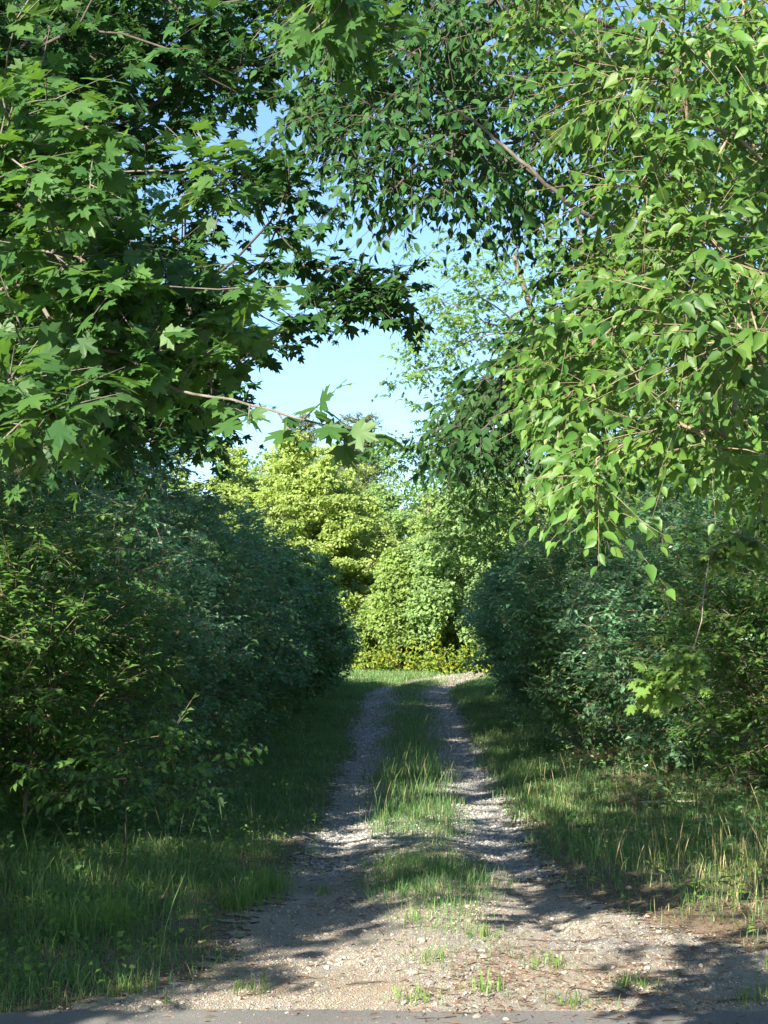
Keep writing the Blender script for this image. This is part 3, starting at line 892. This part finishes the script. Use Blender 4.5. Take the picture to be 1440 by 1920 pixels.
# darker maple behind it, closing the upper left against the sky
A2 = cat(region([(-120, -120), (560, -120), (560, 100), (460, 190), (360, 260), (250, 330), (210, 560), (180, 760), (60, 840), (-120, 840)], 300, 6.5, 10.5),
         region([(320, 350), (560, 260), (590, 420), (590, 470), (650, 500), (590, 550), (590, 640), (500, 670), (460, 710), (330, 750), (250, 700)], 42, 6.5, 9.5),
         region([(640, 490), (690, 500), (745, 575), (720, 590), (640, 560)], 8, 6.8, 7.4),
         region([(180, 740), (440, 720), (420, 790), (330, 830), (150, 840)], 30, 7, 9),
         ball((-3.6, 9.5, 5.2), (1.8, 2.2, 2.2), 80),
         ball((-3.8, 10, 9.6), (3.0, 3.2, 3.0), 420), ball((-3.8, 10, 14.5), (3.4, 3.6, 3.4), 420))
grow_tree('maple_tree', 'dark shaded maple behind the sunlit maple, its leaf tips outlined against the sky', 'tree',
          [(-4.6, 11, .1), (-4.5, 10.9, 3), (-4.2, 10.6, 6.5), (-3.9, 10.2, 10.5), (-3.8, 10, 16)], .22, A2, M_barkd, M_shaded_leaf, MAPLEM, .070, k=6, tl=.27, m=5, g=.2, droop=.35,
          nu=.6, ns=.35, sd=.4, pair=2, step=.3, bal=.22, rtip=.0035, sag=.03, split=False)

# birch on the right
A3 = cat(region([(1130, -100), (1540, -100), (1540, 860), (1400, 880), (1260, 840), (1180, 790), (1150, 680), (1140, 400), (1110, 100)], 190, 3.7, 5.6),
         region([(980, -100), (1140, -100), (1120, 250), (1090, 310), (1000, 130)], 20, 4.4, 5.6),
         region([(1000, 620), (1120, 540), (1180, 790), (1090, 830), (1040, 760), (1010, 700)], 50, 4.4, 5.8),
         region([(1210, 530), (1420, 500), (1440, 680), (1300, 680), (1200, 620)], 14, 3.1, 3.6),
         at([1110, 1115, 1122, 1075, 1060, 1040, 1085, 1118], [890, 930, 970, 860, 900, 870, 850, 860], [4.0, 4.0, 4.0, 4.3, 4.4, 4.6, 4.2, 4.0]),
         at([1270, 1320, 1370, 1400], [830, 850, 860, 870], [4.2, 4.2, 4.2, 4.5]),
         ball((1.9, 5.0, 3.6), (.8, 1.4, 1.4), 50), ball((2.4, 6, 7.2), (2.0, 2.0, 2.4), 90))
B3 = cat(region([(560, -100), (1000, -100), (1060, 200), (1080, 380), (960, 390), (860, 390), (760, 380), (660, 310), (580, 250), (560, 180)], 185, 5.6, 8.0),
         region([(1060, 60), (1460, 60), (1460, 850), (1100, 850), (1040, 640)], 120, 6.2, 8.4),
         region([(930, 670), (1010, 630), (1020, 780), (960, 860), (890, 850), (825, 820), (870, 770)], 34, 5.6, 7.2))
bt = grow_tree('birch_tree', 'bright sunlit birch with hanging oval leaves filling the upper right', 'tree',
          [(2.75, 6.0, 0), (2.7, 5.9, 2.5), (2.5, 5.8, 5), (2.3, 5.8, 8.2)], .13, A3, M_bark, M_birch, BIRCH, .046, k=6, tl=.22, m=7, g=.6, droop=.55,
          nu=.35, ns=.8, sd=.48, step=.18, bal=.22, rtip=.0015, split=True, sag=.07, spread=.75, lift=-.08, bark2=M_barkb, wr=.0010)
bs = grow_tree('birch_tree', 'shaded birch behind the bright one, its dark leaves arching over the middle of the track', 'tree',
          [(3.4, 8.2, 0), (3.3, 8.1, 2.5), (2.6, 7.8, 5), (1.6, 7.2, 6.6)], .15, B3, M_barkd, M_shaded_leaf, BIRCH, .052, k=6, tl=.28, m=7, g=.7, droop=.7,
          nu=.3, ns=.5, sd=.42, step=.25, bal=.22, rtip=.003, split=True, sag=.05, spread=.8, lift=-.12, bark2=M_barkd, wr=.0016)


def bough(parent, mat, px, py, D, r, twigs=()):
    mb = MB()
    for k, (a, b, d, rr) in enumerate([(px, py, D, r)]+list(twigs)):
        C = at(a, b, d)
        t = np.linspace(0, 1, len(C)); u = np.linspace(0, 1, 4*len(C))
        C = np.stack([np.interp(u, t, C[:, i]) for i in range(3)], -1)
        if len(C) > 12:
            for _ in range(2): C[1:-1] = (C[:-2]+2*C[1:-1]+C[2:])/4
            C[1:-1] += rng.normal(size=(len(C)-2, 3))*.004
        tubes(mb, C[None], np.interp(u, [0, 1], rr)[None], 7)
    mb.build('branch', mat, parent, smooth=True)


bough(bs, M_barkd, [1790, 1500, 1250, 1060, 950, 860, 770], [260, 235, 205, 182, 172, 188, 150], [8.0, 7.9, 7.7, 7.4, 7.2, 7.0, 6.9], (.032, .010), [([950, 900, 880], [172, 120, 60], [7.2, 7.1, 7.1], (.010, .004)), ([1060, 1010, 950], [182, 230, 262], [7.4, 7.2, 7.0], (.009, .004))])
bough(bt, M_bark, [1900, 1500, 1300, 1190, 1125, 1080, 1010, 935, 880, 820], [560, 520, 490, 452, 414, 398, 330, 264, 222, 170], [6.2, 5.6, 5.2, 5.0, 4.9, 4.85, 4.8, 4.8, 4.8, 4.9], (.013, .0035), [([1080, 1086, 1094], [398, 425, 455], [4.85, 4.8, 4.8], (.006, .003))])


# ================================================================= TALL TREES ALONG THE TRACK
def tall(name, label, x, y, H, W, z0, nA, mat, bark, tpl, size, k=9, tl=.6, m=6, lean=0., pair=1, r0=.16, droop=.35, low=None, power=.42):
    b = gp(x, y)
    zc = (H*(1+z0))/2; hz = H*(1-z0)/2
    A = ball(b+[lean*.6, 0, zc], (W, W, hz), nA, .45)
    if low is not None: A = cat(A, low)
    return grow_tree(name, label, 'tree', [b, b+[lean*.1, 0, H*.3], b+[lean*.4, 0, H*.6], b+[lean*.7, 0, H*.92]], r0, A, bark, mat, tpl, size, k=k, tl=tl, m=m, g=.2,
                     droop=droop, nu=.6, ns=.3, sd=.45, pair=pair, step=.5, bal=.3, rtip=.006, power=power, twigwood=False, sides=4)


tall('maple_tree', 'tall dark maple standing behind the left bushes at the picture edge', -6.0, 15.5, 16.5, 3.4, .16, 440, M_shaded_leaf, M_barkd, MAPLEM, .11, pair=2)
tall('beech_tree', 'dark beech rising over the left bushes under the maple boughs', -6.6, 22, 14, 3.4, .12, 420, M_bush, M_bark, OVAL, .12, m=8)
tall('maple_tree', 'dark maple farther back in the shade on the left side', -7.2, 29, 10.5, 3.3, .06, 300, M_shaded_leaf, M_barkd, MAPLEM, .13, pair=2)
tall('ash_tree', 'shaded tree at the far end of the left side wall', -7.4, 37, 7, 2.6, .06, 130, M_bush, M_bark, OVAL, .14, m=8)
tall('maple_tree', 'unseen maple added left of the picture edge to shade the left verge', -8.7, 1.2, 8.5, 3.0, .1, 420, M_maple, M_bark, MAPLEM, .12, pair=2)  # stands out of view, added to cast shade on the left verge
tall('maple_tree', 'unseen tall maple added left of the beech saplings to shade the bushes', -9.6, 8.0, 17, 3.6, .15, 300, M_shaded_leaf, M_barkd, MAPLEM, .12, pair=2)  # off-frame tree put in to keep sun off the left bushes
tall('beech_tree', 'unseen beech added deep behind the left bushes to shade the track', -9.8, 14.5, 18, 3.5, .12, 420, M_bush, M_bark, OVAL, .13, m=8)  # this and the next two are out of view, added to block sun leaks
tall('ash_tree', 'unseen tall tree added far back behind the left bushes to shade the track', -10.6, 21, 18, 3.6, .12, 400, M_bush, M_bark, OVAL, .14, m=8)
tall('maple_tree', 'unseen maple added farthest back on the left to shade the track', -11, 28, 12, 3.5, .06, 230, M_shaded_leaf, M_barkd, MAPLEM, .13, pair=2)
tall('maple_tree', 'dark maple beyond the right bushes under the birch boughs', 6.6, 17, 12, 2.9, .14, 220, M_shaded_leaf, M_bark, MAPLEM, .11, pair=2)
tall('beech_tree', 'shaded beech filling the gap behind the right bushes', 7.4, 24, 12, 3.2, .1, 230, M_bush, M_bark, OVAL, .13, m=8)
# oak leaning over the track from the right, sunlit at its top
low = at([760, 800, 850, 790, 830, 880, 780, 740], [450, 480, 440, 540, 590, 560, 830, 820], [33, 34, 34, 33, 34, 34, 36, 36])
tall('oak_tree', 'sunlit oak leaning over the track from the right, feathery against the sky', 5.2, 34, 10.4, 3.0, .2, 340, M_oak, M_bark, OAK, .15, lean=-3.4, k=6, m=7, low=low)
tall('ash_tree', 'dark tree behind the oak on the right of the track', 7.2, 41, 11, 3.0, .1, 200, M_bush, M_bark, OVAL, .14, m=8)


# ================================================================= BUSH WALLS
def bush(name, label, cat_, x, y, H, W, nA, mat, size, tpl=OVAL, k=6, tl=.36, m=8, z0=.08, lift=.1, bark=M_barkb, lean=0., r0=.022, side=.9, nu=1.0, sd=.33):
    b = gp(x, y)
    n = int(nA*2.0)
    d = ball((0, 0, 0), (1, 1, 1), n, .35)
    d *= np.where((rng.random(n) < .17)[:, None], 1.08+rng.random((n, 1))*[[.35, .35, .6]], 1)*(1+.16*np.sin(4*d[:, :1]+x*3)*np.cos(5*d[:, 1:2]+y))
    z = (d[:, 2].clip(-1)+1)/2
    wid = W*np.where(z > .55, np.sqrt(np.clip(1-((z-.55)/.5)**2, 0.03, 1)), .75+.25*z/.55)
    A = b+np.stack([d[:, 0]*wid+lean*z*H, d[:, 1]*wid, H*(z0+z*(1-z0))], -1)
    return grow_tree(name, label, cat_, [b, b+[lean*.3*H+.05, 0, H*.35], b+[lean*.6*H, 0, H*.65], b+[lean*H*.9, 0, H*.93]], r0, A, bark, mat, tpl, size, k=k, tl=tl, m=m, g=.1,
                     droop=.15, nu=nu, ns=.15, sd=sd, step=.3, bal=.3, rtip=.0025, power=.42, lift=lift, twigwood=True, sides=4, wr=.002, side=side)


LB = [(-4.45, 13.6, 2.58, 1.58, 130, M_bush2, .085, 'beech sapling', 'leafy beech sapling low at the left picture edge'),
      (-3.25, 14.6, 3.02, 1.37, 150, M_bush2, .08, 'beech sapling', 'beech sapling with layered sprays at the near end of the left bushes'),
      (-4.35, 17.0, 4.20, 1.58, 150, M_bush3, .075, 'bush', 'tall dark bush behind the beech saplings on the left'),
      (-2.85, 17.2, 3.60, 1.37, 150, M_bush, .07, 'bush', 'bluish green bush with a thin upright stem left of the grass'),
      (-5.65, 20.0, 5.04, 1.78, 150, M_bush, .08, 'bush', 'high bush deep in the left shade under the dark maple'),
      (-2.75, 20.3, 3.96, 1.47, 160, M_bush3, .075, 'bush', 'rounded blue-green bush in the middle of the left bushes'),
      (-4.05, 23.5, 4.32, 1.68, 160, M_bush, .085, 'bush', 'pale topped bush standing behind the rounded one on the left'),
      (-2.50, 24.0, 3.60, 1.37, 150, M_bush, .08, 'bush', 'bush leaning to the track halfway along the left side'),
      (-2.30, 28.0, 3.48, 1.37, 150, M_bush3, .09, 'bush', 'bush behind the leaning one on the left side'),
      (-3.95, 29.0, 4.44, 1.78, 150, M_bush, .10, 'bush', 'broad bush showing above the nearer left bushes'),
      (-2.05, 32.0, 3.36, 1.26, 140, M_bush3, .10, 'bush', 'bush with lighter tips where the left track starts to rise'),
      (-1.95, 36.5, 2.55, 1.1, 130, M_bush, .11, 'bush', 'small dark bush near the far end of the left bushes'),
      (-1.70, 41.0, 1.7, .8, 120, M_bush, .12, 'bush', 'last dark bush on the left beside the sunlit bend'),
      (-3.35, 38.0, 4.08, 1.68, 130, M_bush, .12, 'bush', 'bush behind the last two on the left')]
for x, y, H, W, n, mt, s, c, lb in LB:
    bush(c.replace(' ', '_'), lb, c, x, y, H, W, n, mt, s*1.15, tpl=t_oval(.29))
RB = [(5.15, 15.5, 3.89, 1.37, 130, M_bush2, .085, 'bush', 'bush with sun-flecked leaves at the right picture edge'),
      (4.55, 18.6, 3.89, 1.47, 150, M_bush2, .08, 'sapling', 'beech-like sapling with thin bronze stem in the right bushes'),
      (6.05, 19.5, 4.32, 1.68, 130, M_bush3, .085, 'bush', 'dark bush behind the bronze-stemmed sapling'),
      (3.75, 21.5, 3.78, 1.37, 160, M_bush, .08, 'bush', 'dense dark green bush above the hollow on the right'),
      (3.25, 25.0, 3.67, 1.37, 160, M_bush3, .085, 'bush', 'bluish bush in the middle of the right bushes'),
      (4.75, 26.0, 4.21, 1.68, 140, M_bush, .09, 'bush', 'bush rising behind the bluish one on the right'),
      (3.05, 29.0, 3.46, 1.31, 150, M_bush, .09, 'bush', 'bush overhanging the grass of the right wheel track'),
      (3.05, 33.0, 3.35, 1.26, 140, M_bush3, .10, 'bush', 'bush farther along the right side with glossy leaves'),
      (3.25, 37.0, 3.24, 1.26, 130, M_bush, .11, 'bush', 'dark bush close to the bend on the right'),
      (3.60, 41.5, 3.46, 1.26, 130, M_bush, .12, 'bush', 'last right bush with sunlit edge at the bend'),
      (7.0, 17.5, 4.2, 1.6, 140, M_bush3, .09, 'bush', 'bush closing the gap at the far right edge'),
      (6.6, 22.5, 4.4, 1.7, 140, M_bush, .09, 'bush', 'high dark bush in the second row on the right'),
      (5.05, 35.0, 4.10, 1.68, 130, M_bush, .11, 'bush', 'taller bush showing behind the far right bushes')]
for x, y, H, W, n, mt, s, c, lb in RB:
    bush(c, lb, c, x, y, H, W, n, mt, s*1.15, tpl=t_oval(.29), bark=M_barkb)

# low hanging maple spray on the right
b = gp(3.2, 10.4)
A = cat(at([1215, 1240, 1262, 1285, 1300, 1255, 1275], [1280, 1262, 1248, 1235, 1218, 1300, 1290], 9.0), at([1330, 1360, 1400, 1380, 1415], [1040, 1020, 1035, 1000, 1010], 9.4), ball((3.0, 10, 2.2), (.5, .5, .7), 22))
grow_tree('maple_sapling', 'slender maple sapling at the right edge holding out a spray coloured pale as if lit', 'sapling', [b, b+[0, 0, 1.2], b+[.05, 0, 2.6]], .02, A, M_barkl, M_weed, MAPLE, .08, k=5, tl=.15, m=3,
          g=.4, droop=.4, nu=.5, ns=.6, sd=.3, pair=2, step=.2, rtip=.0016, sag=.02)  # lighter weed leaf colour stands in for sunlight on the spray
# beech seedling with pale lit leaves on the left
b = gp(-2.05, 12.8)
A = cat(at([200, 235, 270, 305, 330, 300, 250, 210], [1395, 1380, 1368, 1372, 1380, 1400, 1410, 1420], 12.2), at([60, 120, 180, 350, 420, 460, 380, 240, 300, 150, 330, 90], [1440, 1445, 1460, 1450, 1425, 1420, 1480, 1450, 1480, 1490, 1500, 1490], 12.6))
grow_tree('beech_sapling', 'small beech sapling with pale drooping leaves over the left grass', 'sapling', [b, b+[.02, 0, .4], b+[0, 0, .75]], .009, A, M_barkd, M_bush2, BIRCH, .075, k=4, tl=.26, m=6,
          g=.5, droop=.55, nu=.5, ns=.3, sd=.3, step=.15, rtip=.0022, sag=.03)

# low leafy ground cover under the walls
mb = MB()
P = scatter(9000, -6, 6, 12.0, 46, lambda x, y: np.clip((np.abs(x-pc(y))-1.45-.5*(x > 0)*(y < 19)-.5*(y < 14.5))/.8, 0, 1)*.8*clus(x, y, 1.0))
n = len(P); ring = np.repeat(P, 7, 0); a = rng.random(n*7)*6.28
A = np.stack([np.cos(a), np.sin(a), .25+.5*rng.random(n*7)], -1)
ring = ring+UP*(.04+np.repeat(.12+.38*rng.random(n)**1.5, 7)*rng.random(n*7))[:, None]+A*.06
place(mb, OVAL, ring, A, UP+rng.normal(size=A.shape)*.35, .04+.055*rng.random(n*7))
tag(mb.build('ground_cover', M_bush3), 'low leafy seedlings covering the ground under the bushes', 'ground cover', kind='stuff')

# ================================================================= SUNLIT TREES AT THE BEND
GZ = .85
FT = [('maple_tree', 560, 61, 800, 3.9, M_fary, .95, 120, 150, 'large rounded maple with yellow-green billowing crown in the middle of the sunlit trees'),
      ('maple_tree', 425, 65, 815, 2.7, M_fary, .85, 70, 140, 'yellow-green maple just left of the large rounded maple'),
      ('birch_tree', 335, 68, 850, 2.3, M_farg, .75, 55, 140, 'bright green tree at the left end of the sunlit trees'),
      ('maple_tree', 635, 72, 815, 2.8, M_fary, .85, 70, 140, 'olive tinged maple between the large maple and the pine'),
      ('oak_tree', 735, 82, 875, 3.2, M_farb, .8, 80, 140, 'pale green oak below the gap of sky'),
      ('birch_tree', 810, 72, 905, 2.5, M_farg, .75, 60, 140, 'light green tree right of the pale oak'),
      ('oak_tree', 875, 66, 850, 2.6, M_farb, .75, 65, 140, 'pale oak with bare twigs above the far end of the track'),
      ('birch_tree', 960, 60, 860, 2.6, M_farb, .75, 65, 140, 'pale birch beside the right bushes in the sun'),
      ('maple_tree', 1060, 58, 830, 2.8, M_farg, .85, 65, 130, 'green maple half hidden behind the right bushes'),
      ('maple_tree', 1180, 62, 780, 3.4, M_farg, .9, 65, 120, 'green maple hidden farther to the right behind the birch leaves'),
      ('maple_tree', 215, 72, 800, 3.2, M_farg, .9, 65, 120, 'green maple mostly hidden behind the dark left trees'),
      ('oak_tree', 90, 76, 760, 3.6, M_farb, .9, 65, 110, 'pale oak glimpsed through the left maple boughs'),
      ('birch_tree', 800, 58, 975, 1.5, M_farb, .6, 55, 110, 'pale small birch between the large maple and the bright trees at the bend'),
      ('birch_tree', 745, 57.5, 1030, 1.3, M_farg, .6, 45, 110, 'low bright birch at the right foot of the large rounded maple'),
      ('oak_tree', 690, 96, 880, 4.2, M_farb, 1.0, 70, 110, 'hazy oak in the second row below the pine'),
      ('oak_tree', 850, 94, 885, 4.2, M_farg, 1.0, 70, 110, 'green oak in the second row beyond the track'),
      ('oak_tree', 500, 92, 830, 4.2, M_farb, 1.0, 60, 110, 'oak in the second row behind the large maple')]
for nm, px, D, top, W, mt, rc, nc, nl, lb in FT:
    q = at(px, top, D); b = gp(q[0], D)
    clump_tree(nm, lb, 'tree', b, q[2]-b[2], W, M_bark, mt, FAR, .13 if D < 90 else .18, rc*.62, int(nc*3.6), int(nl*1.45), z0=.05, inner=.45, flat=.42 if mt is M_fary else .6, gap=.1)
FT += [('maple_tree', 480, 63, 845, 1.5, M_farg, .6, 45, 110, 'narrow green maple standing in front of the left yellow-green maple'),
       ('birch_tree', 655, 62.5, 885, 1.3, M_fary, .55, 40, 110, 'narrow pointed yellow-green tree at the right shoulder of the large maple'),
       ('birch_tree', 905, 63, 895, 1.3, M_farg, .55, 40, 110, 'narrow bright tree between the two pale trees on the right'),
       ('oak_tree', 1000, 66, 800, 2.2, M_farb, .7, 55, 110, 'taller pale oak rising behind the right bushes')]
for k in range(len(FT)):
    if FT[k][2] < 60: FT[k] = FT[k][:2]+(FT[k][2]+4,)+FT[k][3:]
YT = [('young_birch', 705, 59, 1105, .75, M_farg, 'slim young tree with pointed top left of the bend'), ('young_birch', 752, 60, 1130, .8, M_farb, 'young pale tree in the middle of the bend'),
      ('young_birch', 832, 60, 1100, .9, M_farg, 'young tree standing behind the right end of the goldenrod'), ('young_birch', 912, 57, 1030, 1.1, M_farb, 'taller young tree beside the last right bush'),
      ('young_birch', 660, 58, 1160, .7, M_farg, 'short young tree half behind the left bushes'), ('young_birch', 790, 64, 1150, 1.0, M_farb, 'small young tree behind the others at the bend'),
      ('young_birch', 870, 62, 1120, .9, M_farb, 'thin young tree between the bend and the last right bush')]
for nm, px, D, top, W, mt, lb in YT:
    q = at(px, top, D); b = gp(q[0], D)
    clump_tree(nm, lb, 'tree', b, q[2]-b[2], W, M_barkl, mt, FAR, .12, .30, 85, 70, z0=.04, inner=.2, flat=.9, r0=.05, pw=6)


# white pine top
def pine(px, D, top, label, W):
    q = at(px, top, D); b = gp(q[0], D); H = q[2]-b[2]
    root = empty('pine_tree', b, label, 'tree')
    mb = MB(); tubes(mb, np.array([b, b+[0, 0, H*.5], b+[.05, 0, H]])[None], np.array([[.2, .13, .02]]), 8)
    wb = mb; lb = MB()
    for z in np.arange(.35, 1.0, .035):
        for a in rng.random(6)*6.28:
            L = W*(1.04-z)**.55*(.6+.5*rng.random())+.25
            d = np.array([math.cos(a), math.sin(a), .28])
            s = np.linspace(0, 1, 5)
            C = b+UP*z*H+d*(L*s)[:, None]+UP*(.25*L*s**2)[:, None]
            tubes(wb, C[None], (.03*np.linspace(1, .3, 5))[None], 4)
            n = int(60*L)+20
            t = rng.random(n)**.6
            P = np.stack([np.interp(t, s, C[:, i]) for i in range(3)], -1)+rng.normal(size=(n, 3))*.16*L**.5*np.array([1, 1, .35])
            A = d+rng.normal(size=(n, 3))*.8+UP*.3
            place(lb, t_far(.10), P, A, UP+rng.normal(size=(n, 3))*.5, .18+.15*rng.random(n))
    wb.build('trunk', M_bark, root, smooth=True); lb.build('crown', M_pine, root)


pine(672, 88, 785, 'brownish white pine whose pointed top stands against the sky', 2.8)
pine(560, 92, 785, 'white pine behind the large maple with its tip against the sky', 2.3)

# goldenrod and shrubs at the foot of the sunlit trees
mb = MB()
P = scatter(1500, -6, 8, 56, 62, lambda x, y: clus(x, y, .8)*.8+.2)
n = len(P); R = np.repeat(P, 26, 0); hgt = (.5+.7*rng.random(n))*(.6+.8*clus(P[:, 0], P[:, 1], 1.0))
k = rng.random(len(R))
R = R+UP*(np.repeat(hgt, 26)*k)[:, None]+rng.normal(size=R.shape)*.12*np.array([1, 1, .5])
A = rng.normal(size=R.shape)+UP*.3
place(mb, t_far(.25), R, A, UP*.5+SUN*.5+rng.normal(size=R.shape)*.4, .10+.10*rng.random(len(R)))
tag(mb.build('goldenrod', M_gold), 'yellow-green goldenrod and weeds in the sun at the bend of the track', 'undergrowth', kind='stuff')
mb = MB(); P = scatter(36000, -4, 8, 44, 57, lambda x, y: np.clip((np.abs(x-pc(y))-.9)/.4, .06, 1))
blades(mb, P, .05+.12*rng.random(len(P)), .008)
tag(mb.build('sunlit_grass', M_grass), 'sunlit grass beside the bend at the far end of the track', 'grass', kind='stuff')

# woods that close the view behind everything
def woods(name, label, spots, mat):
    mb = MB(); wb = []
    for x, y, H, W in spots:
        b = gp(x, y); nc = 46
        C = ball(b+[0, 0, H*.52], (W, W, H*.48), nc, .5)
        n = nc*90; u = nrm(rng.normal(size=(n, 3))+[0, 0, .3])
        P = np.repeat(C, 90, 0)+u*(1.2*(.5+.6*rng.random(n)))[:, None]*[1, 1, .7]
        A = u+rng.normal(size=(n, 3))*.5
        place(mb, FAR, P, A, u*.6+UP*.4+rng.normal(size=(n, 3))*.4, .28*(.6+.8*rng.random(n)))
    tag(mb.build(name, mat), label, 'woods', kind='stuff')


sp = [(x+rng.normal(), 104+rng.normal()*3, 13+3*rng.random(), 4) for x in np.arange(-46, 48, 5)]
sp += [(-14-3*rng.random(), y, 15 if y < 24 else 7, 3.6) for y in np.arange(4, 100, 6.)]+[(12.5+3*rng.random(), y, 12+3*rng.random(), 3.6) for y in np.arange(14, 100, 6.)]
woods('woods', 'dense green wood closing the view behind the nearer trees', sp, M_oak)

# ================================================================= LIGHT, SKY, CAMERA
w = bpy.data.worlds.new('World'); SC.world = w; w.use_nodes = True
nt = w.node_tree; nt.nodes.clear()
sky = nt.nodes.new('ShaderNodeTexSky'); sky.sky_type = 'NISHITA'; sky.sun_disc = False
sky.sun_elevation = SUN_EL; sky.sun_rotation = SUN_AZ; sky.altitude = 100; sky.air_density = 1.0; sky.dust_density = .9; sky.ozone_density = 2.6
bg = nt.nodes.new('ShaderNodeBackground'); bg.inputs['Strength'].default_value = .057
out = nt.nodes.new('ShaderNodeOutputWorld')
tint = nt.nodes.new('ShaderNodeMixRGB'); tint.blend_type = 'MULTIPLY'; tint.inputs[0].default_value = 1; tint.inputs[2].default_value = (.89, 1.0, 1.06, 1)
nt.links.new(sky.outputs[0], tint.inputs[1]); nt.links.new(tint.outputs[0], bg.inputs[0]); nt.links.new(bg.outputs[0], out.inputs[0])
ld = bpy.data.lights.new('sun', 'SUN'); ld.energy = 4.5; ld.angle = math.radians(.5); ld.color = (1, .90, .74)
lo = bpy.data.objects.new('sun', ld); COL.objects.link(lo)
from mathutils import Vector
lo.rotation_euler = Vector([float(c) for c in -SUN]).to_track_quat('-Z', 'Y').to_euler()
lo.location = (-20, -30, 30)

cd = bpy.data.cameras.new('camera'); cam = bpy.data.objects.new('camera', cd); COL.objects.link(cam)
cd.sensor_fit = 'VERTICAL'; cd.sensor_height = 36; cd.sensor_width = 27; cd.lens = 36*F/1920
cd.clip_start = .1; cd.clip_end = 3000
cam.location = (0, 0, CAMZ); cam.rotation_euler = (math.pi/2+PITCH, 0, 0)
SC.camera = cam
SC.view_settings.view_transform = 'Standard'; SC.view_settings.look = 'None'; SC.view_settings.exposure = 2.22; SC.view_settings.gamma = 1.0
SC.render.engine = 'CYCLES'
SC.cycles.max_bounces = 12; SC.cycles.diffuse_bounces = 8; SC.cycles.transmission_bounces = 10; SC.cycles.glossy_bounces = 2
SC.cycles.use_denoising = True
for o in bpy.data.objects:
    if '_o' in o: del o['_o']
